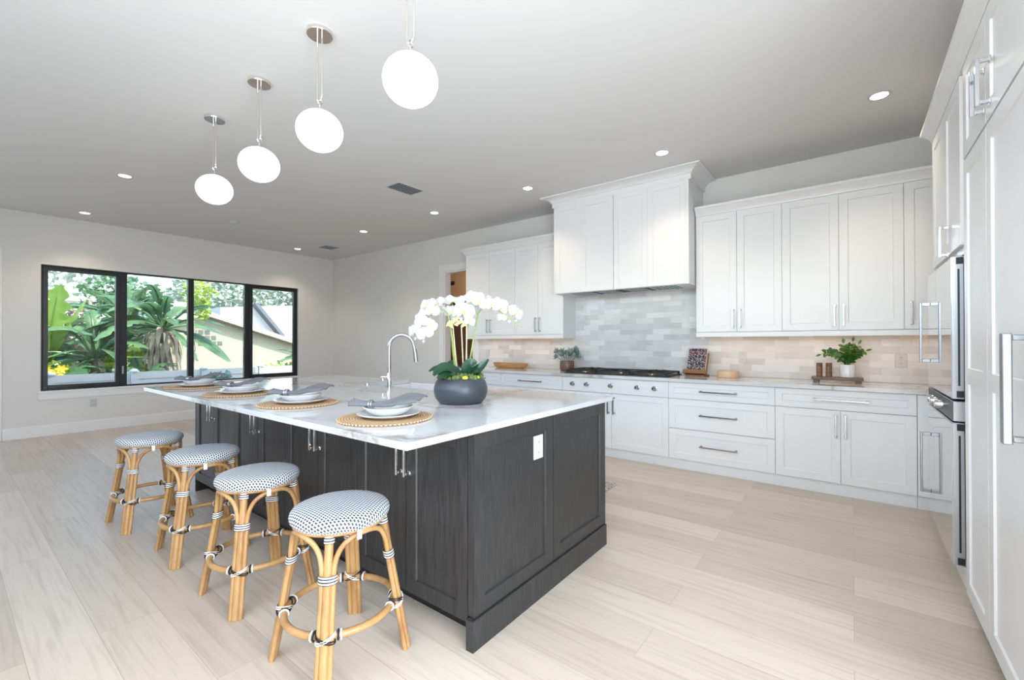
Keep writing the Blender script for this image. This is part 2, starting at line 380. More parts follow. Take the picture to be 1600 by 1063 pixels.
# ------------------------------------------------------------------ room shell
XW, YB, XR, YF, H = -8.736, 5.11, 1.07, -.8, 3.022
struct(B(XW - .2, XR + .12, YF - .2, YB + .12, -.12, 0).build('floor', 'floor'), 'light oak plank floor with long pale boards', 'floor')
struct(B(XW - .2, XR + .12, YF - .2, YB + .12, H, H + .15).build('ceiling', 'ceiling'), 'smooth pale grey ceiling over the kitchen', 'ceiling')
WY0, WY1, WZ0, WZ1 = .850, 4.372, .612, 2.345
b = MB(); b.box(XW - .2, XW, .39, WY0, 0, H); b.box(XW - .2, XW, YF, -.70, 0, H); b.box(XW - .2, XW, -.70, .39, 2.4, H); b.box(XW - .2, XW, WY1, YB + .12, 0, H); b.box(XW - .2, XW, WY0, WY1, 0, WZ0); b.box(XW - .2, XW, WY0, WY1, WZ1, H)  # door-height opening at the near end added with the left fill lamp
struct(b.build('wall_left', 'wall'), 'plain light grey wall around the black garden window', 'wall')
DX0, DX1, DZ = -5.344, -4.70, 2.43
b = MB(); b.box(XW, DX0, YB, YB + .12, 0, H); b.box(DX1, XR + .12, YB, YB + .12, 0, H); b.box(DX0, DX1, YB, YB + .12, DZ, H)
struct(b.build('wall_back', 'wall'), 'light grey wall behind the white cabinets', 'wall')
b = MB(); b.box(XR, XR + .12, 1.1, YB, 0, H); b.box(XR, XR + .12, YF, -.7, 0, H); b.box(XR, XR + .12, -.7, 1.1, 2.5, H)  # opening near the camera added for the right fill lamp
struct(b.build('wall_right', 'wall'), 'light grey wall behind the tall white cabinets at right', 'wall')
b = MB(); b.box(XW, -6.9, YF - .12, YF, 0, H); b.box(.55, XR, YF - .12, YF, 0, H); b.box(-6.9, .55, YF - .12, YF, 2.80, H); b.box(-6.9, .55, YF - .12, YF, 0, 1.70); b.box(-2.55, -2.4, YF - .12, YF, 1.7, 2.8)  # set close, with a high opening shaped for the added rear fill
struct(b.build('wall_front', 'wall'), 'wall behind the camera with an added high opening', 'wall')
def skirting(name, path, lab):
    struct(MB().sweep([(0, 0), (.016, 0), (.016, .135), (.008, .148), (0, .15)], path).build(name, 'trim'), lab, 'baseboard')
skirting('baseboard_left', [(XW, YB - .017), (XW, .508)][::-1], 'white baseboard under the garden window')
skirting('baseboard_back', [(XW, YB), (DX0 - .115, YB)], 'white baseboard along the plain back wall')
# window sill and door casing
b = MB(); b.box(XW - .12, XW + .02, WY0 - .03, WY1 + .03, WZ0 - .028, WZ0 - .001); b.box(XW, XW + .012, WY0 - .025, WY1 + .025, WZ0 - .118, WZ0 - .029)
struct(b.build('trim_1', 'trim', bevel=.003), 'white sill and apron under the garden window', 'window sill')
b = MB(); b.box(DX0 - .115, DX0 - .005, YB - .018, YB, 0, DZ + .115); b.box(DX1 + .005, DX1 + .115, YB - .018, YB, 0, DZ + .115); b.box(DX0 - .005, DX1 + .005, YB - .018, YB, DZ + .005, DZ + .115)
b.box(DX0 - .003, DX0 + .018, YB - .002, YB + .125, 0, DZ); b.box(DX1 - .018, DX1 + .003, YB - .002, YB + .125, 0, DZ); b.box(DX0, DX1, YB - .002, YB + .125, DZ - .02, DZ)
struct(b.build('door_1', 'trim', bevel=.003), 'white cased doorway left of the cabinets', 'doorway')

b = MB(); b.box(XW - .01, XW + .018, .39, .505, 0, 2.4); b.box(XW - .01, XW + .018, -.79, -.70, 0, 2.4); b.box(XW - .01, XW + .018, -.79, .505, 2.4, 2.51)
struct(b.build('trim_2', 'trim', bevel=.003), 'white casing of the added opening left of the window', 'trim')

# hall behind the doorway
HY = 6.75
b = MB(); b.box(-8.0, -4.0, HY, HY + .1, 0, 2.8); b.box(-8.1, -8.0, YB + .12, HY + .1, 0, 2.8); b.box(-4.0, -3.9, YB + .12, HY + .1, 0, 2.8); b.box(-8.1, -3.9, YB + .12, HY + .1, 2.8, 2.9)
struct(b.build('wall_hall', 'hall_wall'), 'warm beige hall walls seen through the doorway', 'wall')
struct(B(-8.1, -3.9, YB + .12, HY + .1, -.1, 0).build('floor_hall', 'floor'), 'plank floor of the hall beyond the doorway', 'floor')
d2 = MB().shaker(.95, 2.06, .04, .12, .01, .01, (.95,), -7.1, .01, HY - .045)
d2 = struct(d2.build('door_2', 'brown_door'), 'brown panelled door at the end of the hall', 'door')
b = MB(); b.box(-7.2, -7.1, HY - .05, HY, 0, 2.16); b.box(-6.15, -6.05, HY - .05, HY, 0, 2.16); b.box(-7.1, -6.15, HY - .05, HY, 2.075, 2.16)
b.build('door_frame', 'brown_door', d2)
b = MB(); b.box(-6.95, -6.75, HY - .012, HY, 2.50, 2.58)
tag(b.build('air_vent', 'dark_slot'), 'small dark vent grille high on the hall wall', 'vent')
lamp('hall_lamp', 'POINT', (-5.6, 5.9, 2.55), 14, (1, .74, .48), shadow_soft_size=.12)

# window
wnd = thing('window_1', 'wide black framed window of four panes over the garden', 'window', (XW - .075, 0, 0)); wnd['kind'] = 'structure'
def frame_bars(y0, y1, z0, z1, t, x0=-.04, x1=.035):
    b = MB(); b.box(x0, x1, y0, y0 + t, z0, z1); b.box(x0, x1, y1 - t, y1, z0, z1); b.box(x0, x1, y0 + t, y1 - t, z0, z0 + t); b.box(x0, x1, y0 + t, y1 - t, z1 - t, z1); return b
b = frame_bars(WY0, WY1, WZ0, WZ1, .02)
for y in (1.72, 2.585, 3.45): b.box(-.04, .035, y - .04, y + .04, WZ0 + .02, WZ1 - .02)
b.build('window_frame', 'black', wnd, .002)
for (y0, y1, cs) in ((.872, 1.678, 1), (1.762, 2.543, 0), (2.627, 3.408, 0), (3.492, 4.35, 1)):
    if cs:
        sash = frame_bars(y0, y1, WZ0 + .022, WZ1 - .022, .05, -.03, .045).build('window_sash', 'black', wnd, .003)
        B(-.006, 0, y0 + .048, y1 - .048, WZ0 + .07, WZ1 - .07).build('pane', 'glass', sash)
        h = MB(); h.tube([(.05, (y0 + y1) / 2 - .03, WZ0 + .035), (.075, (y0 + y1) / 2, WZ0 + .05), (.075, (y0 + y1) / 2 + .07, WZ0 + .045)], .008, 8)
        h.build('crank_handle', 'black', sash)
    else: B(-.006, 0, y0, y1, WZ0 + .02, WZ1 - .02).build('pane', 'glass', wnd)
MB().box(.035, .055, 1.70, 1.72, .80, .92).build('window_latch', 'steel', wnd, .003)

# ------------------------------------------------------------------ hardware
def pull(length, m='gunmetal', r=.0055, off=.032, inset=.012):
    """bar pull along local x, centred, standing off towards -y from y=0"""
    b = MB(); b.box(-length / 2, length / 2, -off - r, -off + r, -r, r)
    for sx in (-1, 1):
        x = sx * (length / 2 - inset); b.box(x - r, x + r, -off + r, 0, -r, r); b.box(x - r * 1.7, x + r * 1.7, -.005, 0, -r * 1.7, r * 1.7)
    return b
def put_pull(door, x, y, z, length, vertical, m='gunmetal', **kw):
    b = pull(length, **kw)
    if vertical: b.xform(Matrix.Rotation(pi / 2, 4, 'Y'))
    b.xform(Matrix.Translation((x, y, z))); return b.build('handle', m, door, .0012)
def leaf_door(par, name, x0, x1, z0, z1, y=-.02, st=.062, m='white', mids=(), t=.02):
    return MB().shaker(x1 - x0, z1 - z0, t, st, .008, .004, mids, x0, z0, y).build(name, m, par)

# ------------------------------------------------------------------ base cabinets along the back wall
YC = 4.515                                  # carcass front; doors stand 2 cm proud
G = .0018
def base_unit(x0, x1, label):
    w_ = x1 - x0; t = thing('base_cabinet', label, 'cabinet', (x0, YC, 0), 0, 'white base cabinets on the back wall'); D = YB - YC - .003
    b = MB(); b.box(0, .018, 0, D, .10, .868); b.box(w_ - .018, w_, 0, D, .10, .868); b.box(.018, w_ - .018, 0, D, .10, .118); b.box(.018, w_ - .018, D - .012, D, .118, .868); b.box(.018, w_ - .018, 0, .06, .85, .868)
    b.box(.018, w_ - .018, 0, .018, .118, .85)
    b.build('cabinet_body', 'white', t)
    B(0, w_, .012, .03, 0, .10).build('toe_kick', 'white', t)
    return t, w_
def drawer(t, x0, x1, z0, z1, hl=.34, st=.05, handle=True):
    d = leaf_door(t, 'drawer_front', x0, x1, z0, z1, st=st)
    if handle: put_pull(d, (x0 + x1) / 2, -.02, (z0 + z1) / 2, hl, False)
    return d
def pair(t, w_, z0, z1, top=True, single=None):
    zc = (z1 - .125) if top else (z0 + .13)
    a = leaf_door(t, 'door', G, w_ / 2 - G, z0, z1); put_pull(a, w_ / 2 - .032, -.02, zc, .19, True)
    c = leaf_door(t, 'door', w_ / 2 + G, w_ - G, z0, z1); put_pull(c, w_ / 2 + .032, -.02, zc, .19, True)
ZB0, ZB1, ZD0, ZD1 = .105, .700, .705, .866
t, w_ = base_unit(-4.52, -3.643, 'white base cabinet farthest left, partly behind the orchid')
drawer(t, G, w_ - G, ZD0, ZD1); pair(t, w_, ZB0, ZB1)
t, w_ = base_unit(-3.643, -2.711, 'white base cabinet under the brown potted plant, left of the cooktop')
drawer(t, G, w_ - G, ZD0, ZD1); pair(t, w_, ZB0, ZB1)
t, w_ = base_unit(-2.711, -1.472, 'white base cabinet under the cooktop with five control knobs')
p = B(G, w_ - G, -.02, 0, ZD0, ZD1).build('control_panel', 'white', t, .002)
for kx in (-2.573, -2.392, -2.098, -1.797, -1.613):
    b = MB(); b.lathe([(.026, 0), (.026, .006), (.0205, .008), (.0195, .034), (.017, .038)], 24, (kx + 2.711, -.02, .788), ax=(0, -1, 0))
    b.box(kx + 2.711 - .004, kx + 2.711 + .004, -.066, -.056, .772, .804); b.build('knob', 'gunmetal', p)
a = leaf_door(t, 'door', G, w_ / 2 - G, ZB0, ZB1); put_pull(a, w_ / 2 - .032, -.02, ZB1 - .125, .19, True)
c = leaf_door(t, 'door', w_ / 2 + G, w_ - G, ZB0, ZB1); put_pull(c, w_ / 2 + .032, -.02, ZB1 - .125, .19, True)
t, w_ = base_unit(-1.472, -.542, 'white base cabinet of three wide drawers under the book stand')
drawer(t, G, w_ - G, ZD0, ZD1, .33); drawer(t, G, w_ - G, .409, .700, .33, .06); drawer(t, G, w_ - G, .105, .404, .33, .06)
t, w_ = base_unit(-.542, .383, 'white base cabinet with one drawer over two doors, beside the ovens')
drawer(t, G, w_ - G, ZD0, ZD1, .37); pair(t, w_, ZB0, ZB1)
t = thing('base_cabinet', 'narrow white corner filler cabinet between base cabinets and oven tower', 'cabinet', (.383, YC, 0), 0, 'white base cabinets on the back wall')
b = MB(); b.box(.002, .09, -.02, 0, .105, .866); b.box(.072, .09, -.475, -.02, .105, .866); b.build('corner_panel', 'white', t)
b = MB(); b.box(.002, .10, .012, .03, 0, .10); b.box(.085, .10, -.475, .012, 0, .10); b.build('toe_kick', 'white', t)

# worktop with return, cooktop cut-out not needed (drop-in)
ZT = .903
wt = MB().prism([(-4.56, 4.46), (.443, 4.46), (.443, 4.02), (XR - .002, 4.02), (XR - .002, YB - .012), (-4.56, YB - .012)], .870, ZT).build('worktop', 'quartz', bevel=.002)
tag(wt, 'white quartz worktop along the back wall under the tiles', 'worktop')
bs = B(-4.575, XR - .002, YB - .011, YB - .001, .904, 1.898).build('backsplash', 'tile')
tag(bs, 'glazed pale grey tile backsplash behind the cooktop', 'backsplash')
B(-4.60, -4.575, YB - .013, YB - .001, .90, 1.32).build('edge_trim', 'trim', bs)

# ------------------------------------------------------------------ wall cabinets
YU = 4.81
ZU0, ZU1 = 1.368, 2.562
def upper(x0, x1, label, doors=2, ends=''):
    w_ = x1 - x0; D = YB - YU - .012
    t = thing('upper_cabinet', label, 'cabinet', (x0, YU, 0), 0, 'white wall cabinets over the backsplash')
    b = MB(); b.box(0, w_, 0, D, 1.345, ZU1); b.build('cabinet_body', 'white', t)
    b = MB(); b.box(0, w_, -.02, -.002, 1.318, 1.363)
    if 'R' in ends: b.box(w_ - .018, w_, -.002, D, 1.318, 1.345)
    if 'L' in ends.upper(): b.box(0, .018, -.002, D, 1.318, 1.345)
    b.build('light_rail', 'white', t)
    prof = [(0, ZU1 - .002), (.022, ZU1 - .002), (.024, ZU1 + .012), (.034, ZU1 + .03), (.058, ZU1 + .058), (.07, ZU1 + .066), (.07, ZU1 + .088), (0, ZU1 + .088)]
    path = [(0, 0), (w_, 0)]
    if 'L' in ends: path = [(0, D), (0, 0), (w_, 0)]
    MB().sweep(prof, path).build('crown', 'white', t)
    if doors == 2: pair(t, w_, ZU0, ZU1 - .004, False)
    else:
        a = leaf_door(t, 'door', G, w_ - .18, ZU0, ZU1 - .004); put_pull(a, .045, -.02, ZU0 + .13, .19, True)
    l = MB(); l.box(.06, w_ - .06, .03, .05, 1.336, 1.345); l.build('light_strip', 'led', t)
    lo = lamp('cabinet_lamp', 'AREA', (w_ / 2, .05, 1.334), K_LED * w_, (1, .50, .14), direction=(0, .25, -1), shape='RECTANGLE', size=w_ - .1, size_y=.03); lo.parent = t
    return t
upper(-4.554, -3.639, 'white wall cabinet at the far left, beside the doorway', ends='L')
upper(-3.639, -2.875, 'white wall cabinet directly left of the range hood', ends='R')
upper(-1.281, -.517, 'white wall cabinet directly right of the range hood', ends='l')
upper(-.517, .335, 'widest white wall cabinet, above the white potted plant', ends='')
upper(.335, XR - .004, 'white corner wall cabinet with one door, beside the oven tower', 1)

# ------------------------------------------------------------------ range hood
YH = 4.594
hd = thing('range_hood', 'tall white panelled range hood over the cooktop', 'range hood', (-2.8735, YH, 0)); HW = 1.5835; D = YB - YH - .003
b = MB(); b.box(0, HW, 0, D, 1.90, H - .003); b.box(0, HW, 0, .05, 1.852, 1.90); b.box(0, HW, D - .12, D - .011, 1.852, 1.90); b.box(0, .16, .05, D - .12, 1.852, 1.90); b.box(HW - .16, HW, .05, D - .12, 1.852, 1.90)
b.box(HW - .028, HW, -.022, 0, 1.852, 2.905); b.box(0, .02, -.022, 0, 1.852, 2.905)
b.build('hood_body', 'white', hd)
xs = [.021, .371, .774, 1.163, 1.5545]
for i in range(4): leaf_door(hd, 'panel', xs[i] + (.0006 if i != 2 else .003), xs[i + 1] - (.0006 if i != 1 else .003), 1.855, 2.902, st=.055)
prof = [(0, 2.90), (.024, 2.90), (.024, 2.955), (.034, 2.958), (.040, 2.972), (.060, 2.988), (.095, 3.0), (.128, 3.004), (.134, 3.008), (.134, H - .002), (0, H - .002)]
MB().sweep(prof, [(0, D), (0, 0), (HW, 0), (HW, D)]).build('crown', 'white', hd)
b = MB(); b.box(.16, HW - .16, .05, D - .12, 1.885, 1.895); b.box(.16, HW - .16, .05, .056, 1.858, 1.885); b.box(.16, HW - .16, D - .126, D - .12, 1.858, 1.885); hl = b.build('hood_liner', 'steel', hd)
b = MB()
for i in range(26):
    x = .19 + i * (HW - .38) / 25
    if i not in (6, 12, 13, 19): b.box(x - .013, x + .013, .058, D - .128, 1.851, 1.857)
b.build('baffle_filter', 'steel', hd)
B(.165, HW - .165, .057, D - .127, 1.8575, 1.861).build('hood_recess', 'dark_slot', hd)

# ------------------------------------------------------------------ cooktop
ck = thing('cooktop', 'black gas cooktop with cast iron grates set in the worktop', 'cooktop', (-2.11, 4.79, ZT))
B(-.61, .61, -.235, .235, .0, .012).build('burner_pan', 'black_iron', ck, .003)
for gx in (-.40, 0, .40):
    b = MB()
    for yy in (-.215, .215): b.box(gx - .19, gx + .19, yy - .007, yy + .007, .032, .046)
    for xx in (-.185, .185): b.box(gx + xx - .007, gx + xx + .007, -.215, .215, .032, .046)
    for xx in (-.185, .185):
        for yy in (-.208, .208): b.box(gx + xx - .009, gx + xx + .009, yy - .009, yy + .009, .012, .034)
    for yy in ((-.11, .11) if gx else (0,)):
        for a in range(4):
            th = a * pi / 2 + pi / 4; b.tube([(gx + .04 * cos(th), yy + .04 * sin(th), .05), (gx + .13 * cos(th), yy + .095 * sin(th), .043)], .007, 6)
    b.box(gx - .185, gx + .185, -.006, .006, .032, .044)
    b.build('grate', 'black_iron', ck)
for gx, yy in ((-.40, -.11), (-.40, .11), (0, 0), (.40, -.11), (.40, .11)):
    k = .045 if gx else .06
    bn = MB().lathe([(k, .012), (k, .022), (k * .85, .026)], 20, (gx, yy, 0)).build('burner', 'brass', ck)
    MB().lathe([(k * .8, .026), (k * .8, .034), (k * .6, .037)], 20, (gx, yy, 0)).build('burner_cap', 'black_iron', bn)

# ------------------------------------------------------------------ oven tower and fridge on the right wall (faces -x)
XT = .425
def rt(name, label, cat, yfar, group=None, x=XT + .02): return thing(name, label, cat, (x, yfar, 0), -pi / 2, group)
tw = rt('oven_tower', 'tall white oven tower cabinet at the corner of the right wall', 'cabinet', 4.015); TWd = XR - XT - .022; TW = .935
b = MB(); b.box(0, .02, 0, TWd, 0.1, 2.585); b.box(TW - .02, TW, 0, TWd, 0.1, 2.585); b.box(.02, TW - .02, 0, TWd, 1.705, 2.585); b.box(.02, TW - .02, 0, TWd, .10, .135)
b.box(.02, TW - .02, TWd - .02, TWd, .135, 1.705)
b.build('cabinet_body', 'white', tw)
B(0, TW, .01, .03, 0, .10).build('toe_kick', 'white', tw)
leaf_door(tw, 'door', .002, .468, 1.745, 2.58, st=.068)
a = leaf_door(tw, 'door', .472, TW - .002, 1.745, 2.58, st=.068); put_pull(a, .472 + .125, -.02, 1.822, .175, True, 'chrome', r=.006, off=.036)
CRZ = 2.585
cprof = [(0, CRZ - .002), (.022, CRZ - .002), (.024, CRZ + .014), (.034, CRZ + .032), (.055, CRZ + .062), (.072, CRZ + .07), (.072, CRZ + .092), (0, CRZ + .092)]
MB().sweep(cprof, [(0, TWd), (0, 0), (TW + .084, 0)]).build('crown', 'white', tw)
def oven(z0, z1, label, panel):
    ov = rt('built_in_oven', label, 'oven', 3.99, 'stacked built-in ovens', XT + .018)
    B(.0, .89, .003, .5, z0 + .004, z1 - .004).build('oven_body', 'steel', ov)
    zt = z1 - (.105 if panel else 0)
    d = B(-.0, .868, -.045, -.002, z0 + .004, zt - .006).build('oven_door', 'steel', ov, .002)
    B(.004, .864, -.047, -.0452, z0 + .010, zt - .012).build('door_glass', 'oven_glass', d)
    h = MB(); hz0, hz1 = z0 + .16, z0 + .545
    h.box(.088, .108, -.098, -.086, hz0, hz1)
    for z in (hz0, hz1 - .022): h.box(.090, .106, -.086, -.047, z, z + .022)
    h.build('handle', 'dark_steel', d, .002)
    h = MB(); h.box(.868, .8695, -.024, -.016, z0 + .07, zt - .07); h.box(.868, .876, -.030, -.004, zt - .045, zt - .012); h.box(.868, .876, -.030, -.004, z0 + .012, z0 + .045)
    h.build('hinge', 'black', d)
    if panel:
        p = B(-.0, .89, -.045, -.002, zt + .004, z1 - .002).build('control_panel', 'steel', ov, .002)
        B(.004, .886, -.0465, -.0452, zt + .008, z1 - .006).build('display', 'black', p)
        for kx in (.26, .38, .56): MB().lathe([(.024, 0), (.022, .03), (.02, .033)], 20, (kx, -.0465, (zt + z1) / 2), ax=(0, -1, 0)).build('knob', 'chrome', p)
    return ov
oven(.972, 1.70, 'upper steel and glass wall oven with vertical bar handle', False)
oven(.137, .968, 'lower wall oven with row of control knobs above its glass door', True)

FD = XR - XT - .022
def fridge(yfar, yn, label, hx=None):
    w_ = yfar - yn; t = rt('refrigerator', label, 'refrigerator', yfar, 'panelled refrigerators')
    B(0.002, w_ - .002, .0, FD, .09, 2.118).build('refrigerator_body', 'white', t)
    for x in (.05, w_ - .05): MB().lathe([(.016, 0), (.016, .09)], 12, (x, .05, 0)).build('foot', 'plastic', t)
    B(.1, w_ - .1, .12, .14, 0, .09).build('toe_kick', 'dark_slot', t)
    d = leaf_door(t, 'door', .002, w_ - .002, .068, 2.122, st=.07, mids=(1.104,), t=.02)
    if hx:
        h = MB(); h.box(hx - .016, hx + .016, -.088, -.066, .955, 1.29)
        for z in (.962, 1.268): h.box(hx - .012, hx + .012, -.066, -.02, z, z + .018)
        h.build('handle', 'dark_steel', d, .003)
    return t
fridge(2.995, 2.548, 'narrow white panelled refrigerator column beside the oven tower')
fridge(2.544, 1.78, 'wide white panelled refrigerator nearest the camera with chrome handle', .57)
def top_unit(yfar, yn, label, hx):
    w_ = yfar - yn; t = rt('upper_cabinet', label, 'cabinet', yfar, 'white cabinets over the refrigerators')
    B(0.002, w_ - .002, 0, FD, 2.128, CRZ).build('cabinet_body', 'white', t)
    a = leaf_door(t, 'door', .002, w_ - .002, 2.135, 2.58, st=.068); put_pull(a, hx, -.02, 2.27, .185, True, 'chrome', r=.0065, off=.037)
    MB().sweep(cprof, [(0, 0), (w_, 0)]).build('crown', 'white', t)
top_unit(2.995, 2.548, 'small white cabinet above the narrow refrigerator column', .505 - .07)
top_unit(2.544, 1.78, 'small white cabinet above the wide refrigerator', .085)
b = MB(); b.box(XT + .022, XR - .003, 2.998, 3.076, .10, 2.585)
tag(b.build('filler_panel', 'white'), 'narrow white filler panel between oven tower and refrigerator', 'panel')

# ------------------------------------------------------------------ island
IX0, IX1, IYF, IYE = -4.455, -1.272, 1.365, 2.56     # body; end panels add on the right
units = [-4.44, -3.648, -2.856, -2.064, -1.272]
labs = ['dark island cabinet at the far window end', 'dark island cabinet second from the window end', 'dark island cabinet third from the window end', 'dark island cabinet at the near outlet end']
for i in range(4):
    x0, x1 = units[i], units[i + 1]; w_ = x1 - x0
    t = thing('island_cabinet', labs[i] + ', doors facing the stools', 'cabinet', (x0, IYF, 0), 0, 'dark island cabinets')
    D = IYE - IYF
    b = MB(); b.box(0, .02, 0, .60, .10, .885); b.box(w_ - .02, w_, 0, .60, .10, .885); b.box(0, .02, .60, D, .10, .64); b.box(w_ - .02, w_, .60, D, .10, .64); b.box(.02, w_ - .02, 0, D, .10, .12); b.box(.02, w_ - .02, .58, .60, .12, .885); b.box(.02, w_ - .02, 0, .02, .12, .885); b.box(.02, w_ - .02, D - .02, D, .12, .62)
    b.build('cabinet_body', 'dark_wood', t)
    B(0, w_, .07, .085, 0, .10).build('toe_kick', 'toe', t)
    for a_, b_, hx in ((G, w_ / 2 - G, w_ / 2 - .028), (w_ / 2 + G, w_ - G, w_ / 2 + .028)):
        d = leaf_door(t, 'door', a_, b_, .10, .882, m='dark_wood', st=.068); put_pull(d, hx, -.02, .735, .18, True, 'chrome', off=.034)
ep = thing('island_end_panel', 'dark panelled end of the island with white outlet', 'panel', (-1.235, 1.345, 0), pi / 2)
b = MB().shaker(.605, .755, .035, .066, .009, .004, (), .002, .13, 0); b.build('panel', 'dark_wood', ep)
b = MB().shaker(.605, .755, .035, .066, .009, .004, (), .611, .13, 0); b.build('panel', 'dark_wood', ep)
B(-.018, 1.214, -.010, .03, 0, .127).build('plinth', 'dark_wood', ep, .002)
ep2 = MB().box(-4.46, -4.442, 1.345, IYE, 0.0, .885).build('island_end_panel', 'dark_wood'); tag(ep2, 'plain dark end panel of the island facing the window', 'panel')
SX0, SX1, SY0 = -3.27, -2.40, 2.225
wi = MB().prism([(-4.455, .996), (-1.232, .996), (-1.232, 2.671), (SX1, 2.671), (SX1, SY0), (SX0, SY0), (SX0, 2.671), (-4.455, 2.671)], .8865, .914).build('island_worktop', 'quartz', bevel=.002)
tag(wi, 'large white veined quartz island worktop with overhang', 'worktop')
# apron sink
b = MB(); x0, x1, y0, y1, z0, z1, tk = SX0 + .003, SX1 - .003, SY0 + .003, 2.70, .655, .884, .022
b.box(x0, x1, y0, y1, z0, z0 + tk); b.box(x0, x0 + tk, y0, y1, z0 + tk, z1); b.box(x1 - tk, x1, y0, y1, z0 + tk, z1); b.box(x0 + tk, x1 - tk, y0, y0 + tk, z0 + tk, z1); b.box(x0 + tk, x1 - tk, y1 - tk - .01, y1, z0 + tk, z1 + .012)
tag(b.build('sink', 'porcelain', bevel=.006), 'white farmhouse sink let into the back of the island', 'sink')
# faucet
fc = thing('faucet', 'tall chrome gooseneck faucet in front of the island sink', 'faucet', (-2.90, 2.175, .914), R(38))
MB().lathe([(.030, 0), (.030, .006), (.020, .010), (.019, .10), (.0165, .104), (.0165, .118)], 24).build('base', 'chrome', fc)
pts = [(0, 0, .118), (0, 0, .2), (0, 0, .315)] + [(.098 - .098 * cos(a), 0, .315 + .098 * sin(a)) for a in [i * pi / 14 for i in range(1, 13)]] + [(.2, 0, .30)]
MB().tube(pts, .0145, 16).build('spout', 'chrome', fc)
MB().tube([(.2, 0, .302), (.205, 0, .27), (.212, 0, .20)], [.0155, .018, .018], 16).build('spray_head', 'gunmetal', fc)
b = MB(); b.tube([(-.015, 0, .08), (-.05, 0, .08), (-.062, 0, .078)], .011, 12); b.tube([(-.056, 0, .08), (-.05, 0, .05)], [.006, .005], 8); b.build('lever', 'chrome', fc)
sw = MB().lathe([(.022, 0), (.022, .006), (.013, .008), (.013, .014)], 20, (0, 0, 0)).build('sink_button', 'chrome', loc=(-3.215, 2.19, .914)); tag(sw, 'small round chrome button on the island left of the faucet', 'button')

# ------------------------------------------------------------------ outlets
def outlet(loc, rotz, label, kind='outlet', w_=.072, group='wall outlets'):
    t = thing('outlet' if kind == 'outlet' else 'light_switch', label, kind, loc, rotz, group)
    B(-w_ / 2, w_ / 2, -.006, 0, -.058, .058).build('cover_plate', 'plastic', t, .002)
    if kind == 'outlet':
        for z in (-.026, .026):
            f = MB().lathe([(.017, 0), (.017, .003)], 20, (0, -.006, z), ax=(0, -1, 0)).build('socket', 'plastic', t)
            b = MB(); b.box(-.007, -.005, -.0095, -.009, z - .004, z + .006); b.box(.005, .007, -.0095, -.009, z - .004, z + .006); b.build('slots', 'dark_slot', f)
    else: B(-.017, .017, -.010, -.006, -.033, .033).build('rocker', 'plastic', t, .001)
YT = YB - .0115
outlet((-.905, YT, 1.107), 0, 'white outlet on the tiles between round box and book stand')
outlet((.333, YT, 1.10), 0, 'white outlet on the tiles right of the white potted plant', w_=.078)
outlet((-3.948, YT, 1.105), 0, 'white outlet on the tiles above the wooden dough bowl')
outlet((-4.391, YT, 1.10), 0, 'white switch on the tiles near the doorway', 'switch')
outlet((XW + .0005, 1.379, .40), pi / 2, 'white outlet low on the wall under the window')
outlet((-1.243, 1.822, .745), pi / 2, 'white outlet set in the dark island end panel', w_=.078)

# ------------------------------------------------------------------ ceiling fixtures
lights = [(-8.2, 4.09, 'recessed ceiling light nearest the far left corner of the back row'), (-6.1, 4.09, 'recessed ceiling light second from the window in the back row'), (-4.47, 4.09, 'recessed ceiling light in the back row in front of the doorway'),
          (-2.92, 4.09, 'recessed ceiling light left of the range hood'), (-1.39, 4.09, 'recessed ceiling light just right of the range hood crown'), (.16, 4.09, 'recessed ceiling light near the tall right cabinets'),
          (-8.18, 1.20, 'recessed ceiling light beside the window wall at left'), (-6.04, 1.19, 'recessed ceiling light between the window wall and the pendants')]
proto = None
for (x, y, lab) in lights:
    if proto is None:
        proto = thing('recessed_light', lab, 'ceiling light', (x, y, H), 0, 'recessed ceiling lights')
        MB().lathe([(.068, 0), (.068, -.004), (.058, -.006), (.052, -.003), (.052, 0)][::-1], 32, capb=False, capt=False).build('trim_ring', 'plastic', proto)
        MB().lathe([(.052, -.003), (.052, -.001)], 32).build('lens', 'lens', proto); t = proto
    else: t = copy_tree(proto); t.location = (x, y, H); t['label'] = lab
    l = lamp('recessed_lamp', 'SPOT', (x, y, H - .02), K_SPOT, (1, 0.8, 0.58), direction=(0, 0, -1), spot_size=R(112), spot_blend=.7, shadow_soft_size=.05)
def vent(loc, rz, sx, sy, lab):
    t = thing('ceiling_vent', lab, 'vent', loc, rz, 'ceiling vents')
    b = MB(); b.box(-sx, sx, -sy, -sy + .02, -.008, 0); b.box(-sx, sx, sy - .02, sy, -.008, 0); b.box(-sx, -sx + .02, -sy + .02, sy - .02, -.008, 0); b.box(sx - .02, sx, -sy + .02, sy - .02, -.008, 0); b.build('vent_frame', 'plastic', t)
    b = MB()
    for i in range(9):
        y = -sy + .03 + i * (2 * sy - .06) / 8; o = len(b.v); b.box(-sx + .02, sx - .02, y - .0125, y + .0125, -.007, -.005)
    b.build('louvre', 'louvre_grey', t); B(-sx + .02, sx - .02, -sy + .02, sy - .02, -.003, -.001).build('vent_back', 'dark_slot', t)
vent((-4.03, 3.24, H), 0, .13, .19, 'grey ceiling vent nearest the pendants'); vent((-7.62, 4.37, H), 0, .15, .15, 'small grey ceiling vent near the far corner')
tag(MB().lathe([(.055, -.03), (.065, -.02), (.065, 0)], 28).build('smoke_detector', 'plastic', loc=(-7.1, 2.608, H)), 'round white smoke detector on the ceiling near the window', 'smoke detector')

